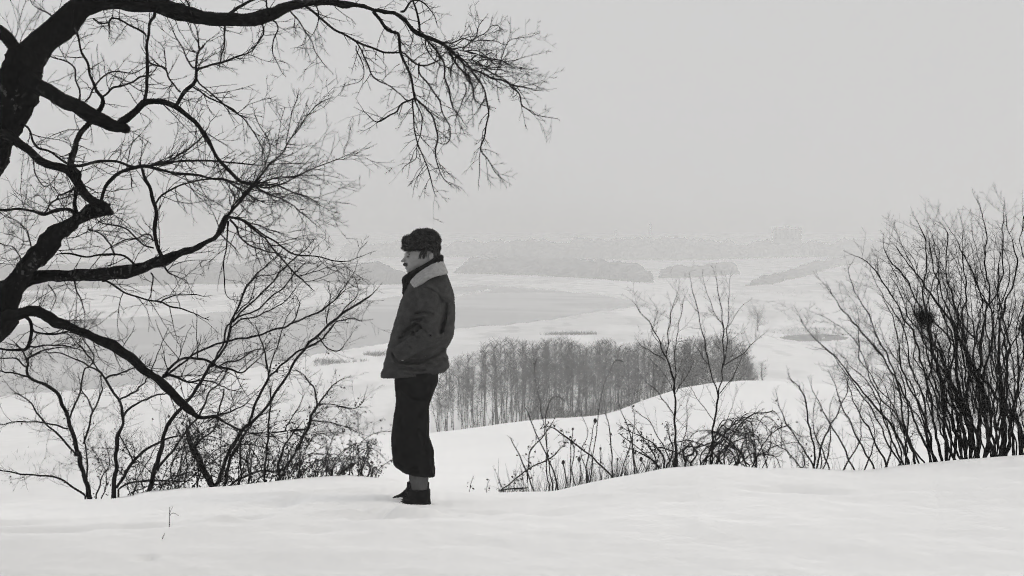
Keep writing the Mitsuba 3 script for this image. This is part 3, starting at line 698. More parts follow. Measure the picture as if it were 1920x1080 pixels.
    ('branch', 7.8, 7.3, .12, .16, 2, DROOP, [(568, 8, 6), (585, 20, 5.5), (602, 34, 5.5), (622, 50, 5.5), (645, 64, 5), (675, 79, 5), (697, 89, 5), (720, 97, 5), (740, 98, 5), (755, 99, 4), (770, 113, 4.5), (785, 122, 4), (800, 122, 4), (815, 117, 3.5), (828, 107, 3)]),
    ('branch', 7.5, 7.2, .09, .15, 2, DROOP, [(662, 73, 4), (674, 90, 3.5), (683, 108, 3.5), (692, 130, 3.5), (703, 146, 3.5), (722, 157, 3), (740, 167, 2.6), (753, 179, 2)]),
    ('branch', 7.5, 7.8, .14, .14, 2, DROOP, [(668, 86, 3), (680, 118, 2.6), (682, 140, 2), (672, 153, 1.6), (650, 160, 1.4), (640, 172, 1.2)]),
    ('branch', 7.8, 7.5, .08, .15, 2, OUT, [(842, 92, 6), (858, 108, 5.5), (873, 121, 5), (890, 133, 4.5), (905, 139, 4.5), (923, 146, 4.5), (940, 151, 4), (955, 157, 4), (975, 162, 3.5), (992, 166, 2.5), (1008, 170, 1.8)]),
    ('branch', 7.6, 7.3, .10, .14, 2, DROOP, [(955, 158, 4), (968, 168, 3.5), (975, 180, 3.5), (980, 196, 3.5), (990, 205, 2.6), (1003, 215, 2.2), (1020, 220, 2), (1042, 222, 1.4)]),
    ('branch', 7.7, 7.3, .09, .15, 2, DROOP, [(842, 98, 5), (855, 115, 4.5), (868, 130, 4.5), (880, 146, 4), (887, 160, 4), (890, 178, 3.5), (896, 190, 3), (906, 197, 2.4)]),
    ('branch', 7.7, 7.4, .09, .15, 2, DROOP, [(858, 105, 4), (875, 120, 4), (892, 138, 4), (903, 152, 4), (910, 168, 4), (913, 186, 4), (915, 210, 3.5), (911, 235, 3.5), (908, 258, 3.5), (902, 280, 3.5), (912, 296, 3), (922, 310, 2.4), (932, 325, 2), (943, 336, 1.4)]),
    ('branch', 7.5, 7.5, .14, .14, 2, DROOP, [(902, 280, 2), (898, 302, 1.8), (898, 325, 1.6), (897, 340, 1.3)]),
    ('branch', 7.75, 7.3, .10, .15, 2, DROOP, [(800, 76, 5), (812, 88, 5), (824, 102, 5), (833, 120, 4.5), (835, 140, 4), (840, 162, 4), (845, 182, 3.5), (852, 203, 3), (862, 218, 2.4), (870, 231, 1.6)]),
    ('branch', 7.6, 7.2, .10, .15, 2, DROOP, [(786, 118, 4), (788, 138, 4), (797, 152, 4), (808, 167, 3.6), (818, 180, 3.6), (827, 194, 3.4), (829, 213, 3), (838, 228, 3), (845, 242, 3), (845, 258, 3), (835, 270, 2.6), (820, 266, 2)]),
    ('branch', 7.7, 7.9, .10, .14, 2, DROOP, [(870, 155, 3.4), (874, 172, 3.2), (866, 190, 2.8), (858, 212, 2.2), (854, 232, 1.6)]),
    ('branch', 7.8, 7.6, .10, .14, 2, UP, [(787, 60, 6), (786, 42, 5.5), (780, 22, 5), (775, 4, 4.5), (768, -20, 4)]),
    ('branch', 7.8, 8.1, .10, .13, 2, UP, [(752, 22, 6), (764, 13, 5), (772, 4, 4), (788, 4, 4), (802, 15, 3), (812, 30, 2.6), (820, 48, 2)]),
    ('branch', 7.7, 8.0, .06, .13, 2, UP, [(868, 95, 3.6), (880, 82, 3.2), (893, 66, 3), (898, 52, 2.4), (906, 38, 1.8)]),
    ('branch', 7.6, 8.0, .06, .13, 2, UP, [(922, 146, 3), (932, 128, 2.6), (941, 110, 2.4), (948, 88, 2), (958, 76, 1.8), (975, 72, 1.5), (1008, 63, 1.1)]),
    ('branch', 7.7, 7.9, .06, .13, 2, UP, [(895, 68, 2.6), (910, 60, 2.2), (925, 48, 2), (938, 52, 1.6)]),
    ('branch', 7.7, 8.1, .07, .13, 2, OUT, [(870, 96, 3.4), (900, 98, 3), (915, 108, 3), (938, 114, 2.6), (955, 122, 2.2), (975, 128, 1.6)]),
    ('branch', 7.7, 7.2, .07, .13, 2, OUT, [(820, 76, 4), (845, 78, 3.4), (868, 72, 3), (890, 76, 2.6), (915, 76, 2.2), (940, 82, 1.6)]),
    ('branch', 7.6, 7.3, .10, .15, 2, DROOP, [(545, 22, 4), (562, 42, 3.4), (575, 62, 3), (586, 80, 2.4), (594, 100, 2.2), (606, 120, 1.8), (618, 132, 1.3)]),
    ('branch', 7.6, 7.8, .09, .15, 2, DROOP, [(590, 10, 4), (596, 30, 3), (592, 52, 2.4), (583, 70, 2), (565, 85, 1.5)]),
    ('branch', 7.4, 7.1, .10, .14, 1, DROOP, [(422, 48, 5), (422, 70, 4.4), (418, 95, 4), (413, 118, 3.6)]),
    ('branch', 7.4, 7.2, .09, .14, 2, DROOP, [(512, 38, 4), (518, 58, 3.4), (512, 80, 3), (512, 100, 2.4), (522, 122, 2), (530, 138, 1.4)]),
    ('branch', 7.4, 7.6, .08, .14, 2, DROOP, [(492, 45, 4), (494, 62, 3.4), (484, 78, 3), (470, 92, 2)]),
    ('branch', 7.3, 7.6, .09, .16, 2, UP, [(425, 28, 8), (440, 18, 8), (455, 10, 7), (480, -2, 5)]),
    ('branch', 7.4, 7.6, .08, .14, 2, UP, [(505, 28, 5), (500, 8, 4), (492, -12, 3)]),
    ('branch', 7.3, 7.6, .08, .16, 2, UP, [(360, 25, 5), (352, 8, 4), (345, -15, 3)]),
    ('branch', 7.2, 6.9, .10, .16, 2, UP, [(100, 32, 4), (80, 20, 3), (62, 8, 2), (55, -6, 1.6)]),
    ('branch', 7.1, 6.8, .10, .16, 2, DROOP, [(175, 35, 4), (190, 42, 3.5), (205, 40, 3), (212, 22, 2)]),
]
for i, (name, Y0, Y1, every, L, lev, lean, rows) in enumerate(LIMBS):
    if name == 'branch':
        rows = [(a, b, w * .82) for a, b, w in rows]
    P, R = limb_curve(rows, Y0, Y1, .03 if name != 'branch' else .022, .022 if name == 'branch' else .02, i)
    obj(name, limb_mesh(P, R), 'bark', tree, smooth=True)
    if every:
        hang = lean is DROOP and i > 60
        side_twigs(twigs, P, R, rng, every * (.42 if hang else .46), L * (1.1 if hang else 1.15), lev, lean, rmax=.0027, t0=.05, child=.72, tip=name == 'branch')
# more small wood in the crowded tip of the arching limb
for k in range(26):
    x0 = rng.uniform(765, 930)
    y0 = np.interp(x0, [765, 800, 840, 880, 930], [45, 70, 92, 110, 140]) + rng.uniform(-4, 4)
    ang = rng.uniform(-.3, 1.4)
    L_ = rng.uniform(40, 95)
    xs, ys = [x0], [y0]
    for j in range(4):
        ang += rng.normal(.05, .32)
        xs.append(xs[-1] + math.cos(ang) * L_ / 4)
        ys.append(ys[-1] + math.sin(ang) * L_ / 4)
    w0 = rng.uniform(1.8, 3.2)
    Y0 = rng.uniform(7.5, 7.95)
    P, R = limb_curve([(a, b, w0 * (1 - .16 * j)) for j, (a, b) in enumerate(zip(xs, ys))], Y0, Y0 + rng.uniform(-.4, .4), .022, .025, 300 + k)
    obj('branch', limb_mesh(P, R), 'bark', tree, smooth=True)
    side_twigs(twigs, P, R, rng, .05, .13, 2, DROOP if k % 2 else OUT, rmax=.003, t0=.1)
obj('twigs', tubes(twigs, 4), 'twig_bark', tree, kind='stuff')
n_tree_twigs = len(twigs)
# ------------------------------------------------------------------ shrubs on the brow
def rooted(P, R):
    """The first point is carried down into the snow below it."""
    g = float(ground(P[0, 0], P[0, 1])) - .06
    if P[0, 2] > g + .02:
        n = max(int((P[0, 2] - g) / .05), 2)
        low = P[0] + np.linspace(1, 0, n, endpoint=False)[:, None] * np.array([0, 0, g - P[0, 2]])
        P, R = np.vstack([low, P]), np.r_[np.full(n, R[0] * 1.05), R]
    return P, R


def leaves(rng, spots, size):
    """Small curled dead leaves, each a folded diamond."""
    V = []
    for p in spots:
        a, b = unit(rng.normal(size=3)), None
        b = unit(np.cross(a, rng.normal(size=3)))
        n = np.cross(a, b)
        s = size * rng.uniform(.5, 1.3)
        o = np.asarray(p)
        l, r_, m, e = o + a * s * .5 + b * s * .32 + n * s * .2, o + a * s * .5 - b * s * .32 + n * s * .2, o, o + a * s + n * s * .15
        V += [m, e, l, m, r_, e]
    V = np.array(V)
    return V, np.arange(len(V)).reshape(-1, 3)


def shrub(name, label, category, stems, Y, dY, every, L, lev, lean, seed, leaf=0, group=None, leaf_size=.03, mat_='bark', twig_mat='twig_bark', leaf_low=True, kink=.2, wig=.03):
    rng = np.random.default_rng(seed)
    Y = Y if Y > 20 else max(Y + .75, 12.35)                 # just past the brow, so that the snow hides the foot
    t = thing(name, label, category, group)
    f = {'leafless_thicket': .52, 'bare_sapling': .48, 'bramble': .62, 'distant_thicket': 1.}.get(name, .78)
    stems = [[(a, b, w * f) for a, b, w in rows] for rows in stems]
    tw, spots = [], []
    for i, rows in enumerate(stems):
        y0 = Y + rng.uniform(-.15, .15)
        P, R = limb_curve(rows, y0, y0 + rng.uniform(-dY, dY), .035, wig, seed + i)
        if rows[0][1] > np.interp(rows[0][0], PX, PY) - 14 or rows[0][1] > 835 and Y > 20:
            P, R = rooted(P, R)
        obj('stem', limb_mesh(P, R), mat_, t, smooth=True)
        side_twigs(tw, P, R, rng, every * (.46 if name == 'bare_shrub' else .6), L * 1.15, lev, lean, rmax=.0024, t0=.15, seg=.04, kink=kink, child=.62)
        if leaf:
            for _ in range(int(leaf * len(P))):
                k = rng.integers(len(P))
                spots.append(P[k] + rng.normal(0, .03, 3))
    if tw:
        obj('twigs', tubes(tw, 3), twig_mat, t, kind='stuff')
    if leaf:
        ends = [l[0][-1] for l in tw]
        zs = np.array([e[2] for e in ends])
        for k in rng.integers(0, len(ends), int(leaf * 60)):
            if not leaf_low or ends[k][2] < np.quantile(zs, .6):
                spots.append(ends[k])
        obj('dead_leaves', leaves(rng, spots, leaf_size), 'dead_leaf', t, kind='stuff')
    return t


UPR = (.35, 0, .35)
shrub('bare_shrub', 'leafless multi-stemmed shrub growing from the brow, farthest left below the gnarled tree', 'shrub', [
    [(168, 934, 13), (165, 915, 12), (156, 885, 11), (147, 855, 11), (140, 825, 10), (131, 795, 10), (120, 765, 9), (105, 738, 8), (88, 722, 8), (70, 715, 7), (55, 706, 6.5), (50, 695, 6), (52, 678, 5), (45, 660, 4.5), (30, 645, 3)],
    [(143, 855, 5), (125, 832, 5), (108, 816, 5), (85, 796, 4.5), (70, 775, 4), (60, 760, 3.5), (40, 742, 3), (25, 733, 2)],
    [(129, 790, 4.5), (138, 768, 4.5), (148, 742, 4.5), (153, 720, 4), (156, 700, 4), (165, 688, 3)],
    [(157, 832, 5), (165, 805, 5), (172, 780, 4.5), (180, 760, 4), (188, 742, 4), (190, 722, 3)],
    [(174, 772, 4), (166, 752, 3.5), (156, 735, 3), (150, 718, 2)],
    [(160, 930, 5), (142, 914, 5), (120, 903, 4.5), (95, 895, 4.5), (70, 892, 4), (45, 890, 4), (20, 886, 3.5), (0, 882, 3), (-30, 872, 2)],
    [(128, 804, 4), (100, 797, 4), (75, 793, 3.5), (50, 791, 3), (20, 793, 2.5), (0, 796, 2)],
    [(55, 708, 5), (35, 700, 4.5), (15, 697, 4), (-10, 694, 3)],
    [(52, 690, 4.5), (40, 680, 4.5), (28, 672, 4), (5, 670, 3), (-20, 668, 2)],
    [(50, 680, 5), (58, 668, 4), (75, 660, 4), (100, 652, 3.5), (130, 648, 3), (150, 640, 2)],
    [(168, 930, 6), (162, 890, 5), (162, 850, 4), (158, 820, 3)],
], 10.95, .5, .08, .24, 2, UPR, 31, leaf=.4, leaf_size=.024)
shrub('bare_shrub', 'leafless shrub with a straight forking stem, second from the left on the brow', 'shrub', [
    [(213, 932, 12), (215, 912, 11), (218, 880, 10), (219, 850, 9), (220, 825, 9), (226, 802, 8), (231, 784, 8), (227, 765, 7), (222, 750, 7), (212, 735, 6.5), (200, 718, 6), (192, 700, 5), (185, 690, 4), (170, 672, 4), (155, 655, 3), (146, 645, 2)],
    [(231, 785, 6), (240, 770, 6), (250, 763, 5.5), (265, 755, 5), (285, 745, 4.5), (310, 738, 3.5), (330, 728, 2)],
    [(222, 752, 5), (240, 743, 5), (255, 733, 4.5), (268, 722, 4), (278, 706, 3)],
    [(218, 915, 7), (232, 890, 7), (245, 872, 7), (258, 858, 7), (275, 842, 6.5), (295, 830, 5.5), (320, 822, 4.5), (345, 818, 3)],
    [(195, 708, 5), (205, 706, 5), (222, 700, 4.5), (240, 695, 4), (258, 682, 3)],
    [(196, 708, 4.5), (180, 694, 4.5), (165, 686, 4), (140, 672, 3.5), (115, 664, 3), (90, 662, 2.5), (62, 668, 2)],
    [(248, 862, 4), (242, 845, 3.5), (232, 830, 3), (222, 818, 2.5)],
    [(222, 918, 5), (240, 907, 5), (270, 902, 5), (300, 902, 4.5), (350, 902, 3.5)],
    [(165, 690, 3.5), (175, 668, 3), (160, 640, 2.5), (148, 625, 2)],
], 10.9, .5, .08, .22, 2, UPR, 32, leaf=.5, leaf_size=.024)
shrub('bare_shrub', 'tall leafless shrub whose dark leaning stem rises furthest up, middle of the left hand thicket', 'shrub', [
    [(278, 922, 11), (285, 900, 11), (293, 875, 11), (300, 852, 11), (304, 830, 10), (312, 805, 9), (322, 785, 9), (338, 765, 8), (352, 748, 8), (366, 730, 8), (380, 708, 7), (396, 686, 7), (410, 668, 6), (422, 645, 6), (430, 622, 6), (437, 600, 6), (446, 575, 5.5), (458, 548, 5), (470, 528, 4.5), (490, 508, 4), (510, 490, 3), (528, 470, 2)],
    [(396, 688, 6), (408, 668, 5), (418, 645, 5), (424, 622, 5), (436, 600, 4.5), (458, 580, 4.5), (480, 560, 4), (505, 535, 4), (525, 512, 4), (545, 492, 3.5), (562, 478, 3), (580, 460, 2)],
    [(436, 602, 5), (455, 592, 4.5), (480, 580, 4), (505, 562, 4), (525, 545, 3.5), (545, 522, 3.5), (562, 505, 3), (580, 490, 2)],
    [(432, 615, 4), (460, 597, 4), (490, 590, 3.5), (515, 578, 3), (540, 560, 2.5), (555, 540, 2)],
    [(296, 712, 7), (318, 700, 6), (338, 686, 5), (360, 668, 5), (385, 654, 5), (410, 645, 5), (440, 638, 5), (475, 630, 5), (510, 620, 5), (535, 613, 5), (560, 600, 4.5), (585, 590, 4), (605, 580, 4), (620, 570, 3.5), (640, 553, 3), (655, 540, 2)],
    [(296, 882, 6), (320, 850, 6), (340, 820, 5), (355, 800, 5), (372, 780, 5), (385, 752, 4), (395, 730, 4), (410, 720, 3.5), (425, 690, 3)],
    [(420, 730, 4), (416, 755, 4), (410, 775, 4), (390, 790, 3)],
    [(403, 690, 4), (425, 680, 4), (450, 676, 4), (470, 660, 3.5), (495, 655, 3)],
    [(470, 528, 3.5), (485, 520, 3), (505, 515, 2.5), (530, 505, 2)],
    [(440, 590, 3), (455, 575, 3), (470, 560, 2.5), (478, 530, 2)],
], 11.0, .6, .085, .26, 2, UPR, 33, leaf=.45, leaf_size=.024)
shrub('bare_shrub', 'leafless shrub arching far to the right towards the standing figure', 'shrub', [
    [(402, 916, 10), (412, 895, 9), (420, 870, 9), (430, 848, 9), (442, 828, 9), (455, 808, 8), (468, 795, 8), (482, 782, 7), (500, 762, 7), (512, 745, 6.5), (525, 725, 6), (535, 708, 6), (548, 685, 6), (562, 665, 6), (578, 645, 6), (595, 628, 6), (615, 612, 6), (632, 597, 6), (648, 585, 6), (662, 575, 5.5), (676, 566, 5), (690, 556, 3.5), (704, 545, 2)],
    [(466, 796, 7), (472, 778, 6), (478, 760, 6), (486, 740, 6), (495, 725, 5.5), (504, 708, 5.5), (503, 690, 4), (500, 672, 4), (495, 655, 3.5), (488, 638, 3), (480, 612, 2)],
    [(506, 705, 5), (520, 692, 5), (535, 678, 5), (552, 664, 5), (570, 655, 5), (590, 645, 5), (608, 630, 4.5), (625, 610, 4)],
    [(595, 628, 3.5), (612, 650, 0.0 + 3), (632, 658, 3), (648, 645, 2), (660, 625, 1.5)],
    [(505, 700, 3.5), (510, 680, 3.5), (515, 660, 3), (525, 635, 3), (528, 615, 2.5), (545, 585, 2)],
    [(420, 912, 8), (425, 890, 8), (433, 862, 8), (445, 838, 7), (458, 815, 6)],
    [(620, 608, 3.5), (640, 600, 3), (660, 598, 2.5), (690, 600, 1.5)],
    [(615, 612, 3.5), (612, 590, 3), (618, 570, 2.5), (618, 545, 2)],
    [(640, 590, 3.5), (655, 570, 3), (668, 560, 3), (672, 540, 2), (665, 520, 1.5)],
    [(540, 612, 3), (556, 590, 3), (560, 570, 2.5), (555, 555, 2)],
    [(600, 585, 3.5), (620, 568, 3), (635, 552, 3), (645, 540, 2), (662, 512, 1.5), (670, 490, 1.2)],
], 11.05, .6, .085, .22, 2, (.45, 0, .3), 34, leaf=.45, leaf_size=.024)
shrub('bare_shrub', 'low leafy bramble with a bowed stem at the right end of the left hand thicket', 'shrub', [
    [(520, 902, 7), (530, 888, 6), (545, 862, 6), (560, 838, 6), (572, 815, 6), (580, 792, 6), (588, 775, 6), (595, 758, 5), (592, 735, 4), (582, 718, 3.5), (570, 704, 3), (555, 695, 2.5)],
    [(590, 772, 5), (600, 755, 4.5), (612, 735, 4), (630, 720, 3), (645, 710, 2)],
    [(575, 795, 4), (595, 788, 3.5), (625, 792, 3), (650, 802, 2.5), (672, 812, 2)],
    [(595, 760, 4), (625, 760, 3), (655, 765, 2.5), (675, 760, 2), (684, 740, 1.5)],
    [(430, 912, 6), (450, 897, 6), (470, 888, 5), (495, 882, 4.5), (530, 880, 3)],
    [(498, 905, 6), (498, 870, 5.5), (500, 840, 5), (503, 810, 5), (506, 780, 4.5), (508, 750, 4), (508, 730, 3)],
    [(448, 906, 5), (452, 880, 5), (450, 850, 4), (448, 820, 3)],
    [(465, 908, 4), (466, 880, 4), (464, 850, 3)],
    [(525, 900, 7), (522, 870, 7), (530, 845, 5), (545, 820, 4), (560, 800, 3)],
], 11.05, .4, .055, .22, 2, (.3, 0, .1), 35, leaf=2.2, leaf_size=.024)
shrub('creeper_stump', 'dark crooked stump wrapped in bristly creeper inside the left hand thicket', 'stump', [
    [(402, 916, 15), (392, 898, 15), (382, 878, 15), (372, 858, 16), (362, 840, 15), (354, 825, 11), (352, 808, 8), (350, 798, 5)],
    [(362, 842, 8), (378, 825, 6), (392, 812, 4), (405, 800, 3)],
], 11.0, .1, .03, .11, 2, (0, 0, .2), 36, leaf=3.5, leaf_size=.024, leaf_low=False)
shrub('bramble', 'tangle of thin brambles with dead leaves between the shrub stems at the brow', 'bramble', [
    [(320, 914, 4), (335, 880, 4), (352, 850, 3.5), (372, 820, 3), (400, 800, 3), (430, 792, 2.5)],
    [(345, 914, 4), (350, 870, 3.5), (345, 830, 3), (330, 800, 2.5)], [(370, 913, 4), (385, 870, 3.5), (410, 840, 3), (440, 832, 3), (480, 836, 2.5), (520, 838, 2)],
    [(300, 918, 4), (330, 895, 4), (370, 890, 3.5), (420, 900, 3)], [(250, 925, 4), (262, 890, 3.5), (280, 860, 3), (290, 840, 2)],
    [(240, 928, 4), (275, 912, 3.5), (320, 906, 3), (350, 898, 2)], [(190, 934, 4), (200, 900, 3), (192, 870, 2.5), (180, 850, 2)],
    [(360, 913, 4), (372, 880, 3.5), (365, 850, 3), (372, 815, 3), (366, 790, 2)], [(440, 910, 4), (420, 880, 3.5), (396, 862, 3), (380, 852, 2)], [(480, 906, 4), (500, 878, 3.5), (505, 850, 3), (492, 825, 2)],
    [(330, 915, 5), (322, 880, 4), (335, 850, 4), (345, 835, 3), (342, 815, 2)], [(335, 915, 4), (380, 878, 3.5), (420, 850, 3), (470, 826, 2)], [(180, 932, 5), (195, 890, 4), (205, 862, 3), (200, 840, 2)],
], 11.0, .4, .055, .2, 2, (.2, 0, .1), 37, leaf=1.3, leaf_size=.024)
r_ = np.random.default_rng(38)
for n_, (xa, xb, lab) in enumerate(((235, 420, 'thin arching bramble canes with dead leaves under the big low limb'), (400, 560, 'thin arching bramble canes with dead leaves under the right half of the left hand thicket'), (500, 660, 'sparse bramble canes at the right end of the left hand thicket, above the leafy row'))):
    cs_ = []
    for k in range(15):
        x0 = r_.uniform(xa, xb)
        yb = float(np.interp(x0, PX, PY)) + 3
        hh = r_.uniform(35, 150 if n_ < 2 else 110)
        dx = r_.normal(14, 70)
        cs_.append([(x0, yb, 3), (x0 + dx * .3, yb - hh * .55, 2.6), (x0 + dx * .75, yb - hh * .95, 2.2), (x0 + dx * 1.3, yb - hh * r_.uniform(.6, 1.05), 1.4)])
    shrub('bramble', lab, 'bramble', cs_, 11.2, .5, .06, .13, 2, (.15, 0, .05), 60 + n_, leaf=2.0, leaf_size=.026, leaf_low=False)
# sprigs of dark leaves lying along the brow just left of the figure
for i, (x, lab) in enumerate(((560, 'dark leafy sprig on the brow, farthest left of the low row near the boots'), (590, 'bushy dark leafy sprig low on the brow left of the boots'), (615, 'dense dark leafy sprig in the middle of the low row'),
                              (640, 'dark leafy sprig low on the brow beside the upright one'), (657, 'thin upright sprig with few dark leaves on the brow'), (678, 'upright dark leafy sprig second nearest to the boots'), (698, 'low dark feathery sprig on the brow nearest to the boots'))):
    dense = i not in (4,)
    stems_ = []
    r_ = np.random.default_rng(300 + i)
    for k in range(5 if dense else 2):
        h_ = (32 if i not in (4, 5) else 66) * r_.uniform(.6, 1.05)
        lx = r_.uniform(-10, 34) if i != 4 else r_.uniform(-4, 6)
        y0 = float(np.interp(x, PX, PY)) + 2
        stems_.append([(x + r_.uniform(-9, 9), y0, 3), (x + lx * .4, y0 - h_ * .55, 2.4), (x + lx, y0 - h_, 1.4)])
    shrub('leafy_sprig', lab, 'sprig', stems_, 11.0, .2, .07, .05, 1, (.3, 0, .2), 310 + i, leaf=2.4 if dense else 1.2, leaf_size=.021, leaf_low=False)

# two saplings right of the middle
shrub('bare_sapling', 'slim bare sapling, left of two in front of the grove', 'sapling', [
    [(1268, 872, 13), (1267, 850, 11), (1267, 820, 9), (1266, 790, 8.5), (1265, 760, 8), (1265, 738, 7.5), (1262, 715, 7), (1257, 692, 6.5), (1251, 675, 6), (1246, 664, 5), (1238, 645, 5), (1228, 622, 4), (1218, 605, 3.5), (1206, 594, 3), (1194, 575, 2), (1180, 560, 1.4)],
    [(1250, 672, 4.5), (1252, 650, 4), (1254, 625, 4), (1257, 600, 3.5), (1261, 578, 3), (1266, 560, 2), (1272, 540, 1.4)],
    [(1265, 735, 5), (1266, 700, 4.5), (1266, 670, 4), (1268, 640, 3.5), (1272, 615, 3), (1278, 585, 2.4), (1284, 555, 1.4)],
    [(1246, 675, 4), (1232, 665, 4), (1218, 657, 3.5), (1204, 650, 3), (1196, 640, 2)],
    [(1264, 780, 4), (1252, 760, 3.5), (1238, 742, 3.5), (1225, 727, 3), (1213, 718, 2.4), (1200, 700, 1.5)],
    [(1266, 738, 4), (1278, 720, 3.5), (1288, 704, 3), (1296, 688, 2.4), (1303, 668, 1.5)],
    [(1258, 862, 5), (1250, 848, 4.5), (1238, 826, 4), (1224, 800, 3.5), (1208, 782, 3), (1188, 768, 2)],
    [(1274, 855, 4), (1282, 820, 3.5), (1289, 795, 3.5), (1288, 770, 2.6), (1291, 745, 1.6)],
    [(1268, 760, 3), (1244, 700, 2.6), (1225, 680, 2), (1214, 668, 1.5)],
    [(1236, 642, 3), (1224, 618, 2.4), (1232, 590, 2), (1220, 562, 1.4)],
], 11.7, .35, .12, .24, 2, (0, 0, .5), 41, kink=.12)
shrub('bare_sapling', 'slim bare sapling with a forked top, right of two in front of the grove', 'sapling', [
    [(1333, 868, 10), (1334, 845, 8.5), (1337, 815, 8), (1340, 785, 7.5), (1344, 760, 7), (1347, 740, 7), (1342, 722, 5), (1335, 702, 5), (1329, 680, 5), (1323, 655, 4.5), (1318, 630, 4.2), (1313, 605, 4), (1309, 585, 3.6), (1305, 565, 3), (1300, 545, 2.6), (1295, 526, 2)],
    [(1347, 742, 6), (1351, 722, 5.5), (1354, 702, 5.5), (1356, 675, 5.5), (1357, 645, 5.5), (1357, 612, 5), (1354, 590, 4), (1350, 565, 3.5), (1346, 540, 2.6), (1342, 520, 1.5)],
    [(1356, 612, 3.6), (1345, 595, 3), (1335, 575, 2.6), (1326, 550, 2), (1318, 520, 1.4)],
    [(1358, 685, 4), (1362, 655, 4), (1364, 620, 3.6), (1366, 590, 3), (1367, 560, 2.4), (1368, 525, 1.4)],
    [(1360, 684, 4.5), (1376, 674, 4.2), (1392, 664, 3.6), (1408, 648, 3), (1424, 632, 2), (1440, 618, 1.3)],
    [(1349, 738, 4), (1362, 722, 3.6), (1376, 704, 3.2), (1384, 688, 3), (1391, 672, 2), (1384, 655, 1.4)],
    [(1338, 822, 4), (1350, 806, 3.6), (1362, 788, 3), (1370, 772, 2.4), (1378, 745, 1.5)],
    [(1339, 790, 3.4), (1322, 768, 3), (1305, 742, 2.4), (1290, 722, 1.5)],
    [(1328, 682, 3.4), (1316, 668, 3), (1308, 655, 2.4), (1302, 640, 1.4)],
    [(1358, 618, 3), (1372, 600, 2.4), (1384, 582, 2), (1402, 566, 1.3)],
], 11.9, .35, .14, .24, 2, (0, 0, .5), 42, kink=.10)

# brambles, weeds
rng = np.random.default_rng(50)
arcs = []
for k in range(30):
    x0 = rng.uniform(1285, 1440)
    sg = 1 if rng.random() < .66 else -1
    span = rng.uniform(30, 120) * sg
    yb = float(np.interp(x0, PX, PY)) + 3
    pk = max(rng.uniform(772, 850), 770 + abs(x0 + span * .6 - 1405) * .45)
    w0 = rng.uniform(3, 5)
    arcs.append([(x0, yb, w0), (x0 + span * rng.uniform(.1, .35), yb - (yb - pk) * rng.uniform(.45, .7), w0 * .9), (x0 + span * rng.uniform(.5, .7), pk + rng.uniform(-4, 4), w0 * .75), (x0 + span * .85, pk + rng.uniform(-6, 22), w0 * .6), (x0 + span + rng.normal(0, 8), pk + rng.uniform(0, 60), w0 * .4)])
arcs += [[(1405, 872, 5), (1380, 840, 4.4), (1350, 812, 4), (1320, 806, 3), (1295, 818, 2)], [(1380, 868, 5), (1365, 842, 4), (1340, 828, 4), (1312, 838, 3)], [(1295, 868, 6), (1302, 850, 5), (1298, 836, 4), (1290, 826, 3)], [(1285, 868, 6), (1300, 845, 6), (1315, 832, 4)]]
shrub('bramble', 'dense mound of arching bramble canes between the saplings and the big right hand thicket', 'bramble', arcs, 11.6, .5, .05, .13, 2, (.4, 0, .1), 51, leaf=.5, leaf_size=.022, leaf_low=False, wig=.05)
shrub('bramble', 'arching bramble cane hung with withered leaves right of the standing figure', 'bramble', [
    [(1150, 896, 5), (1130, 876, 5), (1110, 856, 5), (1090, 840, 5), (1070, 825, 5), (1050, 812, 4.5), (1034, 804, 3.5), (1020, 802, 2)],
    [(988, 905, 4), (988, 880, 4), (992, 855, 4), (1002, 835, 4), (1018, 818, 3.5), (1030, 800, 3), (1038, 788, 2)],
    [(985, 885, 4), (1005, 872, 4), (1025, 862, 4), (1045, 848, 3.5), (1060, 832, 2)],
    [(940, 918, 4), (960, 905, 4), (975, 892, 4), (990, 880, 3)], [(936, 920, 4), (955, 918, 4), (985, 915, 4)],
], 11.2, .3, .045, .08, 2, (0, 0, -.2), 52, leaf=1.3, leaf_size=.028, leaf_low=False)
shrub('bramble', 'dark bramble clump around the foot of the left sapling', 'bramble', [
    [(1245, 874, 6), (1242, 855, 6), (1232, 842, 5), (1222, 830, 4), (1200, 818, 3), (1165, 800, 2)], [(1250, 872, 6), (1262, 845, 5), (1258, 825, 4), (1252, 800, 2)], [(1235, 876, 5), (1218, 858, 4), (1195, 845, 3), (1170, 838, 2)],
    [(1285, 866, 6), (1280, 848, 5), (1292, 835, 4)], [(1265, 870, 7), (1272, 850, 5), (1290, 838, 4), (1302, 842, 3)], [(1230, 878, 5), (1225, 850, 4), (1212, 828, 3), (1196, 806, 2), (1180, 790, 1.5)],
], 11.4, .2, .035, .09, 2, (0, 0, .1), 53, leaf=2.6, leaf_size=.024, leaf_low=False)

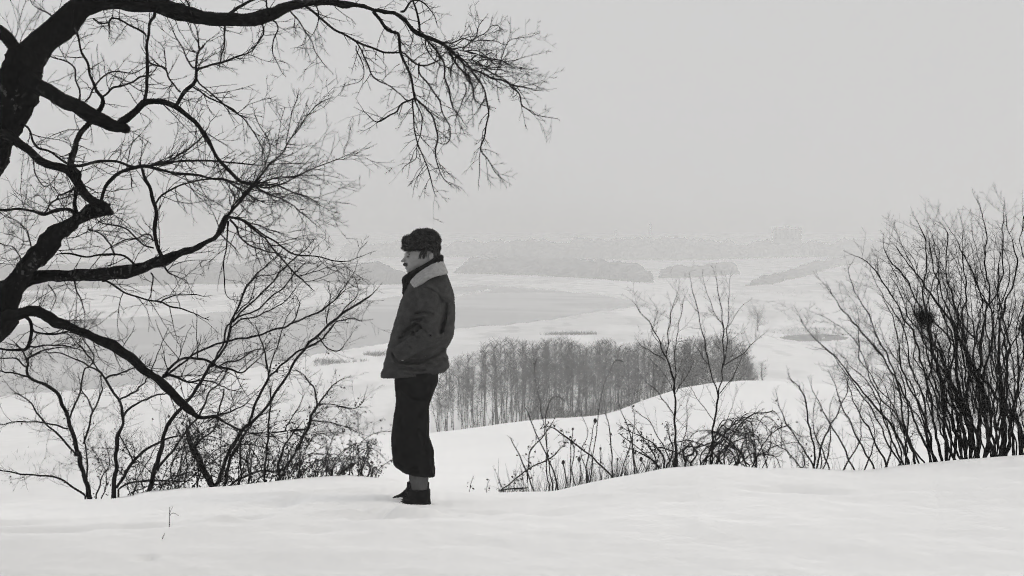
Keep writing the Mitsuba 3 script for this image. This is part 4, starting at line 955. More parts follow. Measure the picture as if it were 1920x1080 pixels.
WEEDS = [
    ('leaning dry stalk, farthest left of the weeds right of the figure', [(1003, 926, 4.5), (990, 892, 4.2), (976, 860, 3.6), (966, 838, 3), (957, 821, 1.8)], 0),
    ('dry stalk with a forked leaning top reaching in front of the grove', [(1046, 915, 6), (1040, 890, 4.5), (1026, 855, 4), (1012, 828, 3.6), (1002, 805, 3), (992, 780, 3), (982, 758, 2)], 0),
    ('tall thin dry stalk with a black hooked tip', [(1036, 905, 4), (1028, 860, 3), (1022, 815, 2.6), (1016, 780, 2.4), (1010, 745, 2), (1004, 712, 2), (1002, 694, 3), (1006, 674, 3)], 0),
    ('thin dry stalk with a drooping black head bowed right', [(1105, 905, 4), (1112, 860, 3), (1118, 815, 2.6), (1122, 775, 2.4), (1132, 722, 2), (1146, 690, 2), (1154, 677, 3), (1168, 678, 4)], 0),
    ('dry stalk bent over at the top like a crook', [(1030, 908, 4), (1024, 870, 3.4), (1026, 830, 3), (1022, 790, 2.6), (1028, 762, 3), (1038, 744, 3), (1050, 745, 3), (1058, 752, 2)], 0),
    ('dry stalk slanting left across the slope with a nodding dark head', [(1080, 912, 4), (1072, 880, 3.4), (1076, 850, 3), (1072, 830, 3)], 1),
    ('straight dry stalk with a round seed head', [(1102, 903, 4), (1100, 875, 3.4), (1104, 850, 3), (1110, 815, 2.4), (1116, 790, 2)], 1),
    ('upright dry stalk, dark, beside the arching cane', [(1148, 897, 5), (1148, 865, 4), (1145, 830, 3.6), (1142, 800, 3), (1136, 776, 2)], 0),
    ('thin dry stalk with one dark round seed head', [(1128, 900, 3), (1125, 870, 2.6), (1126, 842, 2)], 2),
    ('short dry stalk with a thick dark seed head', [(1158, 894, 3), (1157, 878, 2.6), (1158, 862, 2)], 2),
    ('tall hazy dry stalk in front of the knoll edge', [(1195, 884, 4), (1188, 850, 3.4), (1183, 820, 3), (1175, 795, 3), (1165, 772, 2), (1160, 745, 1.5)], 0),
    ('thin upright dry stalk left of the sapling', [(1190, 886, 4), (1186, 850, 3), (1186, 815, 2.6), (1190, 785, 2), (1184, 760, 1.5)], 0),
    ('dry stalk leaning right with sparse side shoots', [(1165, 892, 4), (1172, 865, 3.4), (1178, 845, 3), (1184, 820, 2)], 0),
    ('slanting dry stalk near the sapling foot', [(1235, 878, 4), (1215, 856, 3.4), (1195, 838, 3), (1175, 824, 3), (1160, 812, 2)], 0),
    ('small dry stalk with curled leaf left of the sapling', [(1212, 882, 3), (1208, 872, 3), (1202, 862, 3)], 1),
    ('drooping dark dead leaf on a short stalk', [(1062, 918, 3), (1060, 890, 3), (1056, 868, 3)], 1),
    ('pair of short dry stalks at the left end of the weed patch', [(945, 922, 3), (938, 905, 2.4), (932, 890, 1.6), (926, 878, 1.2)], 0),
    ('very thin dry stalk standing alone on the snow right of the figure', [(880, 922, 2), (884, 905, 1.8), (888, 892, 1.2)], 0),
    ('second thin dry stalk standing alone right of the figure', [(912, 922, 2), (914, 910, 1.8), (918, 900, 1.2)], 0),
    ('dry stalk with two dark buds, upright in the middle of the weeds', [(1068, 915, 4), (1070, 880, 3.6), (1070, 850, 3), (1072, 820, 2.4), (1074, 805, 1.6)], 2),
    ('slender dry stalk crossing the arching cane', [(1100, 902, 4), (1095, 870, 3), (1090, 845, 2.6), (1102, 815, 2), (1096, 790, 1.6), (1086, 770, 1.2)], 0),
    ('low dry stalk right of the nodding one', [(1085, 908, 3.4), (1090, 882, 3), (1086, 862, 2)], 1),
]
for i, (lab, rows, head) in enumerate(WEEDS):
    r_ = np.random.default_rng(400 + i)
    t = thing('dry_weed', lab, 'weed')
    y0 = 12.3 + r_.uniform(0, .7)
    P, R = rooted(*limb_curve([(a, b, w * .66) for a, b, w in rows], y0, y0 + r_.uniform(-.15, .15), .03, .016, 400 + i))
    obj('stalk', limb_mesh(P, R), 'dry_stalk', t, smooth=True)
    tw = []
    if len(rows) > 3:
        side_twigs(tw, P, R, r_, .10, .06, 1, (0, 0, .3), rmax=.0018, t0=.3, seg=.02, tip=False)
        if tw:
            obj('side_shoots', tubes(tw, 3), 'dry_stalk', t, kind='stuff')
    if head:
        m = trimesh.creation.icosphere(2, .5)
        m.apply_scale([.020, .020, .026] if head == 2 else [.030, .022, .042])
        m.vertices = m.vertices * (1 + .5 * (meshkit.noise(m.vertices * 150, 3)[:, None] - .5))
        m.apply_translation(P[-1] + [0, 0, .004])
        obj('seed_head', m, 'dead_leaf', t, smooth=True)
    else:
        spots = [P[k] + r_.normal(0, .012, 3) for k in r_.integers(len(P) // 3, len(P), 7)]
        obj('withered_leaves', leaves(r_, spots, .026), 'dead_leaf', t, kind='stuff')
rng = np.random.default_rng(61)
st = []
for k in range(660):
    x = rng.uniform(940, 1300) if k < 480 else rng.uniform(300, 700) if k < 560 else rng.uniform(1280, 1720)
    y0 = float(np.interp(x, PX, PY)) + 3
    h_ = rng.gamma(2.2, 13)
    Y = 12.15 + rng.uniform(0, .9)
    a, b = pt(x, y0, Y), pt(x + rng.normal(0, .28) * h_, y0 - min(h_, 70), Y + rng.normal(0, .05))
    m_ = (a + b) / 2 + rng.normal(0, .012, 3)
    a[2] = min(a[2], float(ground(a[0], a[1])) - .02)
    st.append((np.array([a, m_, b]), np.array([.002, .0016, .0010]) * rng.uniform(.7, 1.2)))
obj('dry_grass', tubes(st, 3), 'dry_stalk', kind='stuff', label='short dry grass and stalks pricking through the snow along the brow', category='grass')
def hit(px, py):
    Y = np.linspace(5.5, 11, 1200)
    p = pt(np.full(1200, float(px)), np.full(1200, float(py)), Y)
    return float(Y[np.argmax(p[:, 2] < ground(p[:, 0], p[:, 1]))])


t = thing('grass_stalk', 'single thin dark stalk standing alone in the foreground snow', 'stalk')
P, R = limb_curve([(318, 990, 1.5), (318, 968, 1.4), (318, 951, 1.1)], hit(318, 988), hit(318, 988), .02)
obj('stalk', limb_mesh(*rooted(P, R)), 'dry_stalk', t)
obj('shoot', tubes([limb_curve([(318, 967, 1.2), (324, 962, 1.1), (336, 968, .8)], hit(318, 988), hit(318, 988) - .1, .02), limb_curve([(318, 962, 1.2), (324, 950, .8)], hit(318, 988), hit(318, 988) - .1, .02)], 3), 'dry_stalk', t)
P, R = limb_curve([(304, 1013, 1.8), (306, 1006, 1.6), (309, 1000, 1.2)], hit(305, 1011), hit(305, 1011), .01)
obj('grass_stub', limb_mesh(*rooted(P, R)), 'dry_stalk', label='tiny dark stub poking from the foreground snow below the thin stalk', category='stub')

# the big thicket at the right edge
RS = [
    [(1716, 872, 10), (1710, 845, 9), (1702, 815, 9), (1694, 785, 8), (1688, 752, 7.5), (1684, 722, 7), (1672, 698, 6), (1657, 672, 6), (1630, 640, 5.5), (1614, 622, 5), (1600, 607, 5), (1584, 586, 4.5), (1570, 567, 4), (1561, 552, 3.4), (1555, 540, 2.4)],
    [(1744, 870, 10), (1738, 840, 9), (1722, 805, 8), (1708, 770, 7), (1695, 738, 6.5), (1678, 705, 6), (1665, 668, 5.5), (1650, 640, 5), (1636, 610, 4.5), (1625, 585, 4), (1612, 560, 3.4), (1600, 538, 2.6), (1592, 515, 2)],
    [(1765, 870, 11), (1758, 830, 10), (1748, 770, 9), (1738, 715, 8), (1724, 665, 7), (1710, 622, 6), (1690, 585, 5.5), (1667, 545, 5), (1645, 512, 4.5), (1622, 490, 4), (1597, 477, 2)],
    [(1810, 866, 13), (1805, 800, 12), (1790, 732, 10), (1766, 672, 8.5), (1748, 635, 7), (1731, 588, 6), (1714, 557, 5.5), (1697, 517, 5), (1678, 498, 4.5), (1666, 485, 4), (1656, 450, 2)],
    [(1777, 868, 12), (1772, 810, 11), (1768, 760, 10), (1760, 700, 9), (1744, 634, 8), (1737, 588, 7), (1732, 540, 6), (1737, 488, 5.5), (1733, 443, 4.5), (1724, 425, 3.5), (1716, 408, 2)],
    [(1820, 864, 15), (1816, 800, 14), (1800, 740, 12), (1793, 668, 10), (1788, 615, 9), (1772, 588, 8), (1755, 562, 7), (1740, 543, 6), (1714, 510, 5), (1695, 485, 4), (1676, 458, 2)],
    [(1833, 862, 17), (1835, 800, 15), (1836, 740, 13), (1838, 668, 11), (1844, 613, 9), (1850, 573, 7.5), (1838, 553, 5.5), (1830, 527, 5), (1813, 487, 4.5), (1797, 457, 3), (1780, 430, 2)],
    [(1850, 574, 6.5), (1857, 545, 6), (1848, 500, 5.5), (1850, 443, 5), (1843, 407, 3), (1836, 385, 2)],
    [(1851, 574, 6), (1867, 557, 5.5), (1876, 530, 5), (1880, 513, 5), (1880, 460, 4.5), (1881, 400, 2.5), (1884, 380, 2)],
    [(1880, 858, 17), (1882, 800, 15), (1880, 740, 13), (1874, 690, 11), (1872, 640, 9), (1876, 605, 7.5), (1882, 578, 6.5), (1896, 542, 6), (1908, 498, 5), (1900, 460, 4), (1890, 427, 3), (1885, 400, 2)],
    [(1882, 676, 6), (1892, 655, 5.5), (1906, 628, 5), (1920, 590, 4.5), (1935, 560, 3)],
    [(1918, 858, 16), (1916, 820, 15), (1910, 790, 14), (1882, 762, 13), (1856, 728, 11), (1828, 688, 10), (1802, 642, 9), (1790, 610, 8), (1772, 570, 6.5), (1760, 530, 5), (1748, 490, 4), (1742, 450, 2.4)],
    [(1806, 866, 10), (1798, 832, 9), (1778, 776, 8), (1767, 728, 7), (1757, 668, 6), (1742, 620, 5), (1725, 580, 4), (1710, 545, 3), (1690, 515, 2)],
    [(1845, 862, 12), (1858, 800, 11), (1850, 740, 10), (1820, 690, 9), (1806, 640, 8), (1795, 590, 7), (1782, 545, 6), (1775, 500, 5), (1778, 455, 4), (1765, 420, 2.4)],
    [(1862, 860, 12), (1850, 790, 11), (1842, 730, 10), (1850, 680, 8), (1860, 640, 6), (1862, 600, 5), (1842, 555, 4), (1822, 515, 3), (1806, 470, 2)],
    [(1790, 868, 11), (1796, 800, 10), (1812, 740, 9), (1820, 690, 8), (1808, 640, 7), (1805, 590, 6), (1812, 540, 5), (1805, 490, 4), (1806, 440, 2.6), (1800, 405, 2)],
    [(1900, 856, 12), (1896, 800, 10), (1905, 740, 8), (1912, 690, 6), (1905, 640, 5), (1915, 580, 4), (1930, 520, 3)],
    [(1960, 850, 16), (1950, 780, 13), (1930, 700, 10), (1918, 620, 8), (1930, 540, 6), (1915, 470, 4), (1922, 400, 2.4)],
    [(1760, 870, 8), (1742, 830, 7), (1732, 790, 6), (1718, 750, 5.5), (1705, 715, 5), (1690, 690, 4), (1668, 655, 3), (1650, 615, 2)],
    [(1695, 874, 8), (1682, 845, 7), (1668, 810, 6), (1655, 775, 5), (1640, 740, 4.5), (1622, 712, 4), (1600, 690, 3), (1580, 668, 2)],
    [(1690, 874, 7), (1660, 822, 6), (1634, 768, 5), (1602, 722, 4), (1580, 690, 3), (1562, 665, 2)],
    [(1830, 862, 10), (1812, 790, 9), (1782, 720, 8), (1762, 690, 7), (1740, 655, 6), (1720, 620, 5), (1702, 590, 4), (1688, 550, 3), (1670, 520, 2)],
    [(1735, 872, 7), (1712, 838, 6), (1690, 800, 5), (1672, 770, 4), (1660, 730, 3), (1640, 700, 2)],
]
rng = np.random.default_rng(71)
rng_w = rng.uniform(3, 9, 60)
for k in range(46):
    x0 = rng.uniform(1690, 1960) if k % 2 else rng.uniform(1770, 1960)
    yb = float(np.interp(x0, PX, PY)) + 4
    lean = (x0 - 1905) * rng.uniform(.25, .95) + rng.normal(0, 45)
    top = rng.uniform(420, 640) + max(0, 1720 - x0) * 2
    n = 7
    s = np.linspace(0, 1, n)
    xs = x0 + lean * s ** 1.25 + np.r_[0, rng.normal(0, 9, n - 1)]
    RS.append([(xs[i], yb + (top - yb) * s[i], rng_w[k] * (1 - s[i]) ** .8 + 1.6) for i in range(n)])
shrub('leafless_thicket', 'tall dense thicket of black leafless stems fanning up at the right edge', 'thicket', RS, 11.9, .9, .075, .24, 2, (-.15, 0, .5), 72, kink=.18, wig=.032)
shrub('leafless_thicket', 'smaller leafless bush fanning up just left of the tall right hand thicket', 'thicket', [
    [(1527, 884, 8), (1527, 850, 7), (1522, 820, 6), (1514, 785, 6), (1512, 765, 5.5), (1508, 742, 5), (1498, 725, 4), (1486, 714, 3), (1478, 700, 2)],
    [(1527, 884, 7), (1515, 858, 6), (1500, 830, 5), (1482, 806, 4.5), (1470, 785, 4), (1462, 762, 3), (1455, 735, 2)],
    [(1530, 882, 7), (1538, 842, 6), (1546, 822, 6), (1558, 795, 5), (1572, 770, 4.5), (1582, 748, 4), (1588, 722, 3), (1583, 700, 2)],
    [(1603, 884, 7), (1588, 852, 6), (1572, 818, 5.5), (1556, 790, 5), (1542, 768, 4), (1530, 745, 3), (1520, 722, 2)],
    [(1640, 882, 7), (1625, 850, 6.5), (1605, 815, 6), (1590, 785, 5), (1575, 752, 4), (1565, 722, 3), (1556, 700, 2)],
    [(1665, 880, 8), (1650, 848, 7), (1634, 815, 6), (1615, 780, 5), (1598, 745, 4), (1588, 712, 3), (1590, 690, 2)],
    [(1540, 884, 5), (1552, 850, 4.5), (1558, 820, 4), (1555, 785, 3), (1560, 750, 2)],
    [(1555, 884, 6), (1545, 850, 5), (1530, 815, 4), (1524, 780, 3), (1530, 745, 2)],
    [(1510, 884, 5), (1490, 862, 4.5), (1470, 842, 4), (1450, 832, 3), (1430, 830, 2)],
    [(1580, 884, 6), (1600, 850, 5), (1615, 812, 4), (1612, 780, 3), (1622, 745, 2)],
    [(1655, 882, 7), (1670, 850, 6), (1668, 810, 5), (1655, 775, 4), (1650, 745, 3), (1638, 715, 2)],
    [(1620, 884, 6), (1632, 855, 5), (1640, 825, 4), (1636, 795, 3), (1628, 770, 2)],
    [(1680, 880, 7), (1690, 850, 6), (1680, 815, 5), (1672, 780, 4), (1678, 745, 3), (1664, 705, 2)],
    [(1535, 884, 5), (1540, 855, 4), (1532, 825, 3), (1545, 795, 2)], [(1500, 884, 5), (1508, 860, 4), (1496, 838, 3), (1503, 812, 2)],
], 11.5, .5, .075, .15, 2, (-.2, 0, .45), 73, leaf=.12, kink=.17)
hz = []
r_ = np.random.default_rng(90)
for k in range(26):
    x0 = r_.uniform(1760, 2020)
    n, s = 6, np.linspace(0, 1, 6)
    top = r_.uniform(520, 720)
    xs = x0 + r_.normal(0, 40) * s + np.r_[0, r_.normal(0, 5, 5)]
    hz.append([(xs[i], 840 + (top - 840) * s[i], 3.6 * (1 - s[i]) + 1) for i in range(n)])
shrub('distant_thicket', 'greyer leafless thicket farther down the slope behind the black stems at right', 'thicket', hz, 30., 3., .5, .8, 2, (0, 0, .4), 91, mat_='grove_bark', twig_mat='grove_bark', kink=.2)

# a bird's nest lodged in the thicket
c = pt(1733, 596, 12.5)
r_ = np.random.default_rng(95)
lines = []
for k in range(230):
    u = unit(r_.normal(size=3))
    rad = np.array([.075, .085, .085]) * r_.uniform(.05, 1.25) ** .7
    p = c + u * rad
    if u[2] > .75:
        p[2] -= .05
    d = unit(np.cross(u, r_.normal(size=3)) + u * r_.uniform(-.2, .35) + np.array([0, 0, .5]))
    L = r_.uniform(.05, .20)
    lines.append((np.array([p - d * L / 2, p + r_.normal(0, .006, 3), p + d * L / 2]), np.array([.0016, .0028, .0012])))
obj('bird_nest', tubes(lines, 3), 'twig_bark', label="dark bird's nest of woven twigs lodged high in the right hand thicket", category='nest')
# ------------------------------------------------------------------ the standing man
Ys = np.linspace(8.2, 10.6, 400)
_p = pt(np.full(400, 772.), np.full(400, 943.), Ys)
MY = float(Ys[np.argmax(_p[:, 2] - ground(_p[:, 0], _p[:, 1]) < 0)])
S = MY / F
BASE = pt(772, 943, MY) + np.array([0, 0, -.022])


def X(px):
    return (px - 772) * S


def Z(py):
    return (943 - py) * S


def L3(px, py, y):
    return np.array([X(px), y, Z(py)])


def world(mesh):
    V, Fc = mesh
    return trimesh.Trimesh(np.asarray(V) + BASE, Fc, process=False)


def loft(p, rows, n=2.3, yc=0.):
    """Distance to a body of oval sections: rows of (py, front px, back px, half depth)."""
    rows = np.array(sorted(rows, key=lambda r: -r[0]), float)
    zz = Z(rows[:, 0])
    f = lambda c: PchipInterpolator(zz, c)(np.clip(p[..., 2], zz[0], zz[-1]))
    a, b, h = f(X(rows[:, 1])), f(X(rows[:, 2])), f(rows[:, 3])
    cx, rx = (a + b) / 2, (b - a) / 2
    q = (np.abs((p[..., 0] - cx) / rx) ** n + np.abs((p[..., 1] - yc) / h) ** n) ** (1 / n)
    return (q - 1) * np.minimum(rx, h)


def near_line(p, pix):
    """Distance, seen from the side, to a line on the near face of the clothes."""
    pix = np.array(pix, float)
    w = np.c_[X(pix[:, 0]), Z(pix[:, 1])]
    d = np.full(p.shape[:-1], 9.)
    for a, b in zip(w[:-1], w[1:]):
        v, u = p[..., [0, 2]] - a, b - a
        t = np.clip((v @ u) / (u @ u), 0, 1)
        d = np.minimum(d, np.hypot(v[..., 0] - t * u[0], v[..., 1] - t * u[1]))
    return d


def clean(mesh, n=4, lam=.5):
    """Taubin smoothing."""
    from scipy.sparse import coo_matrix, diags
    V, Fc = np.array(mesh[0], float), np.asarray(mesh[1])
    i = np.r_[Fc[:, 0], Fc[:, 1], Fc[:, 2], Fc[:, 1], Fc[:, 2], Fc[:, 0]]
    j = np.r_[Fc[:, 1], Fc[:, 2], Fc[:, 0], Fc[:, 0], Fc[:, 1], Fc[:, 2]]
    A = coo_matrix((np.ones(len(i)), (i, j)), shape=(len(V), len(V))).tocsr()
    A.data[:] = 1
    A = diags(1 / np.maximum(np.asarray(A.sum(1)).ravel(), 1)) @ A
    for _ in range(n):
        V = V + lam * (A @ V - V)
        V = V - (lam + .03) * (A @ V - V)
    return V, Fc


man = thing('person', 'man in fur hat and dark sheepskin collared jacket standing in snow, hands in pockets', 'person')
HEAD = L3(790, 466, 0)
YAW = math.radians(14)                                    # the head is turned a little to the camera
cs, sn = math.cos(YAW), math.sin(YAW)


def head_space(p):
    """Into the frame in which the face looks along -x (front px .. as in the photograph)."""
    q = p - HEAD
    return np.stack([q[..., 0] * cs + q[..., 1] * sn, -q[..., 0] * sn + q[..., 1] * cs, q[..., 2]], -1) + HEAD


def H3(px, py, y):
    return L3(790 - (790 - px) * 1.035, py, y)


def head_sdf(p):
    p = head_space(p)
    q = np.stack([p[..., 0], np.abs(p[..., 1]), p[..., 2]], -1)
    d = ell(q, H3(792, 459, 0), (.100, .076, .110))                                  # skull
    d = smin(d, ell(q, H3(780, 478, 0), (.072, .066, .088)), .03)                    # face block
    d = smin(d, ell(q, H3(776, 493, 0), (.045, .046, .040)), .025)                   # jaw
    d = smin(d, ell(q, H3(769, 500, 0), (.020, .022, .016)), .014)                   # chin
    d = smin(d, cone(q, H3(764, 469.5, 0), H3(764, 469, .040), .012, .010), .014)    # brow
    d = smin(d, cone(q, H3(763, 471.5, 0), H3(757.5, 480.5, 0), .007, .0095), .010)      # nose bridge
    d = smin(d, ell(q, H3(756.6, 481.2, 0), (.012, .0105, .0095)), .006)               # nose tip
    d = smin(d, ell(q, H3(762, 483, .013), (.010, .008, .008)), .006)                # nostrils
    d = smin(d, ell(q, H3(771, 480, .042), (.022, .020, .020)), .02)                 # cheekbones
    d = smin(d, ell(q, H3(763.5, 491, 0), (.011, .024, .0055)), .006)                # upper lip
    d = smin(d, ell(q, H3(763.8, 494.4, 0), (.011, .020, .0055)), .006)                # lower lip
    d = np.maximum(d, -(ell(q, H3(763.2, 474.0, .034), (.016, .020, .0105)) + .002)) # eye sockets
    d = smin(d, ell(q, H3(768.8, 474.2, .032), (.0125, .0130, .0100)), .002)           # eyeballs
    d = smin(d, cone(q, H3(766.2, 472.0, .020), H3(768.5, 472.6, .047), .0035, .0035), .003)     # upper lids
    d = np.maximum(d, -cone(q, H3(761, 492.4, 0), H3(769, 491.4, .026), .0034, .0028))           # mouth
    d = smin(d, ell(q, H3(773, 488, .040), (.022, .018, .018)), .014)               # fold of the cheek
    d = d + .004 * np.exp(-(np.linalg.norm((q - H3(770.5, 489, .034)) / np.array([.5, 1, 1.6]), axis=-1) / .010) ** 2)
    e = q - H3(806, 473.5, .076)                                                     # ears
    ear = (np.linalg.norm(e / np.array([.019, .010, .031]), axis=-1) - 1) * .010
    cup = (np.linalg.norm((q - H3(804.5, 472.5, .087)) / np.array([.011, .008, .020]), axis=-1) - 1) * .008
    d = smin(d, np.maximum(ear, -cup), .005)
    return d


def neck_sdf(p):
    return cone(p, L3(797, 482, 0), L3(800, 520, 0), .060, .066)


def body_sdf(p):
    q = np.stack([p[..., 0], np.abs(p[..., 1]), p[..., 2]], -1)
    d = neck_sdf(p)
    for a, b, ra, rb in ((L3(800, 545, 0), L3(790, 640, 0), .115, .105), (L3(790, 640, 0), L3(784, 695, 0), .105, .115)):
        d = smin(d, cone(p, a, b, ra, rb), .06)
    d = smin(d, cone(q, L3(802, 530, .04), L3(804, 540, .165), .072, .055), .05)     # shoulders
    d = smin(d, cone(q, L3(806, 542, .185), L3(813, 614, .280), .048, .042), .03)    # upper arms
    d = smin(d, cone(q, L3(813, 614, .280), L3(774, 641, .236), .042, .030), .02)    # forearms
    d = smin(d, cone(q, L3(773, 642, .234), L3(761, 650, .222), .030, .022), .015)   # palms
    for k, (dx, dz) in enumerate(((0, 0), (-1, 5), (0, 10), (3, 14))):                # fingers, curled in the pockets
        a = L3(762 + dx * .5, 646 + dz * .6, .222)
        m = L3(756 + dx, 649 + dz * .8, .222)
        d = smin(d, np.minimum(cone(q, a, m, .0095, .0085), cone(q, m, L3(757 + dx, 653 + dz * .8, .205), .0085, .0075)), .003)
    d = smin(d, cone(q, L3(768, 645, .225), L3(760, 645, .200), .010, .008), .006)   # thumbs
    for y, dx in ((-.092, 2), (.092, -5)):
        d = smin(d, cone(p, L3(783 + dx, 705, y), L3(774 + dx, 800, y), .080, .056), .05)
        d = smin(d, cone(p, L3(774 + dx, 800, y), L3(786 + dx, 905, y), .056, .034), .02)
        d = smin(d, cone(p, L3(786 + dx, 916, y), L3(764 + dx, 934, y - .01), .032, .022), .02)
    return d


V, Fc = clean(sdf_mesh(lambda p: smin(head_sdf(p), neck_sdf(p), .02), L3(745, 520, -.13), L3(835, 418, .13), .0032), 3, .35)
head_m = trimesh.Trimesh(V, Fc, process=False)
V2, F2 = clean(sdf_mesh(body_sdf, L3(715, 950, -.32), L3(835, 474, .32), .011), 4)
mm = [manifold3d.Manifold(manifold3d.Mesh(np.asarray(a, np.float32), np.asarray(b, np.uint32))) for a, b in ((V, Fc), (V2, F2))]
joined = mm[0] + mm[1]
if joined.num_tri() > 1000:
    r_ = joined.to_mesh()
    V, Fc = np.array(r_.vert_properties[:, :3]), np.array(r_.tri_verts)
else:
    V, Fc = np.vstack([V, V2]), np.vstack([Fc, F2 + len(V)])
obj('body', world((V, Fc)), 'skin', man, smooth=True)


# hat of fur with its flaps tied up
def hat_sdf(p):
    p = head_space(p)
    d = ell(p, H3(796, 441.5, 0), (.112, .096, .077))                                  # crown
    c = H3(791.5, 448.5, 0)
    u = p - c
    slant = u[..., 2] + .10 * np.clip(u[..., 0] - .02, 0, 1)
    ring = ((np.abs(u[..., 0]) / .131) ** 2.6 + (np.abs(u[..., 1]) / .104) ** 2.6) ** (1 / 2.6)
    side = (ring - 1) * .105
    tall = np.abs(slant) - (.043 + .007 * (u[..., 0] < -.02))
    r = .020
    a, b2 = np.maximum(side + r, 0), np.maximum(tall + r, 0)
    band = np.hypot(a, b2) + np.minimum(np.maximum(side + r, tall + r), 0) - r       # turned up flaps
    band = band + .006 * np.exp(-((u[..., 0] + .055 + .2 * u[..., 2]) / .010) ** 2)  # where front and side flaps meet
    d = smin(d, band, .012)
    tuft = meshkit.fbm(p * 34, 3, 7) - .5
    return d - .026 * tuft - .009 * (meshkit.noise(p * 95, 4) - .5)


hv, hf = sdf_mesh(hat_sdf, L3(735, 486, -.17), L3(845, 410, .17), .0042)
hat = obj('fur_hat', world((hv, hf)), 'fur', man, smooth=True, label='dark shaggy fur hat with its flaps tied up')
hm = trimesh.Trimesh(hv, hf, process=False)
r_ = np.random.default_rng(5)
pts, fi = trimesh.sample.sample_surface(hm, 7000, seed=5)
nn = hm.face_normals[fi]
fl = []
for p, n in zip(pts, nn):
    d = unit(n + r_.normal(0, .55, 3) + np.array([.1, 0, -.25]))
    Lh = r_.uniform(.006, .015)
    fl.append((np.array([p - n * .003, p + d * Lh * .55, p + unit(d + r_.normal(0, .4, 3)) * Lh]) + BASE, np.array([.0016, .0013, .0004])))
obj('fur_strands', tubes(fl, 3), 'fur', hat, kind='stuff')

# hair, sideburn, moustache, eyebrows
hl = []


def lock(a, b, w, n, y0, sp=.004):
    for _ in range(n):
        o = r_.normal(0, sp, 3)
        A, B = H3(*a, y0) + o, H3(*b, y0) + o * 1.6
        M = (A + B) / 2 + r_.normal(0, .003, 3)
        q = np.array([A, M, B]) - HEAD
        q = np.stack([q[:, 0] * cs - q[:, 1] * sn, q[:, 0] * sn + q[:, 1] * cs, q[:, 2]], -1) + HEAD
        hl.append((q + BASE, np.array([w, w * 1.1, w * .4])))


for sgn in (-1, 1):
    for x in np.linspace(786, 794, 7):
        lock((x + 3, 458), (x + (x - 791) * .3, 470 + r_.uniform(0, 8)), .0024, 9, sgn * .074, .0035)
    for x in np.linspace(811, 819, 6):
        lock((x, 462), (x + r_.uniform(-1, 2), 480 + r_.uniform(-2, 4)), .003, 12, sgn * (.066 - (x - 813) * .003), .005)
for y in np.linspace(-.06, .06, 13):
    lock((819, 462), (820, 482), .003, 10, y, .005)
obj('hair', tubes(hl, 4), 'hair', man)
hl = []
for y in np.linspace(-.030, .030, 21):
    lock((759.4 + abs(y) * 130, 485.6), (757.6 + abs(y) * 200, 488.8 + abs(y) * 55), .0019, 6, y, .0013)
obj('moustache', tubes(hl, 4), 'hair', man)
em = []
for sgn in (-1, 1):
    m = trimesh.creation.icosphere(2, 1.)
    v = m.vertices * [.0022, .0048, .0044] + H3(765.4, 474.2, sgn * .033) - HEAD
    v = np.stack([v[:, 0] * cs - v[:, 1] * sn, v[:, 0] * sn + v[:, 1] * cs, v[:, 2]], -1) + HEAD + BASE
    em.append(trimesh.Trimesh(v, m.faces, process=False))
    obj('iris', em[-1], 'hair', man, smooth=True)
hl = []
for sgn in (-1, 1):
    for y in np.linspace(.018, .048, 10):
        lock((764.2 + y * 60, 472.2), (762.2 + y * 70, 473.0), .0010, 3, sgn * y, .0008)
obj('eyelashes', tubes(hl, 3), 'hair', man)
hl = []
for sgn in (-1, 1):
    for y in np.linspace(.014, .046, 9):
        lock((761.2 + y * 70, 469.6 - y * 10), (763.5 + y * 110, 468.4), .0020, 6, sgn * y, .0014)
obj('eyebrows', tubes(hl, 3), 'hair', man)

# dark scarf wound round the neck and tucked into the jacket
SC = [(764, 516, 0), (770, 512, -.055), (785, 504, -.085), (803, 494, -.088), (818, 484, -.062), (824, 480, 0)]
SC = SC + [(a, b - 1, -c) for a, b, c in SC[-2:0:-1]]


def scarf_sdf(p):
    pts = [L3(*a) for a in SC]
    d = np.full(p.shape[:-1], 9.)
    for i in range(len(pts)):
        a, b = pts[i], pts[(i + 1) % len(pts)]
        d = smin(d, cone(p, a, b, .030, .030), .018)
    for i in range(len(pts)):
        a, b = pts[i] + [.012, 0, .022], pts[(i + 1) % len(pts)] + [.012, 0, .022]
        d = smin(d, cone(p, a, b, .020, .020), .008)
    d = smin(d, cone(p, L3(768, 522, 0), L3(772, 545, 0), .040, .05), .03)
    d = smin(d, cone(p, L3(765, 520, -.02), L3(762, 540, -.03), .030, .026), .02)
    return d - .004 * (meshkit.fbm(p * np.array([60, 60, 160]), 2, 3) - .5)


obj('scarf', world(sdf_mesh(scarf_sdf, L3(744, 575, -.15), L3(842, 462, .15), .005)), 'knit', man, smooth=True, label='thick black scarf wound round the neck')

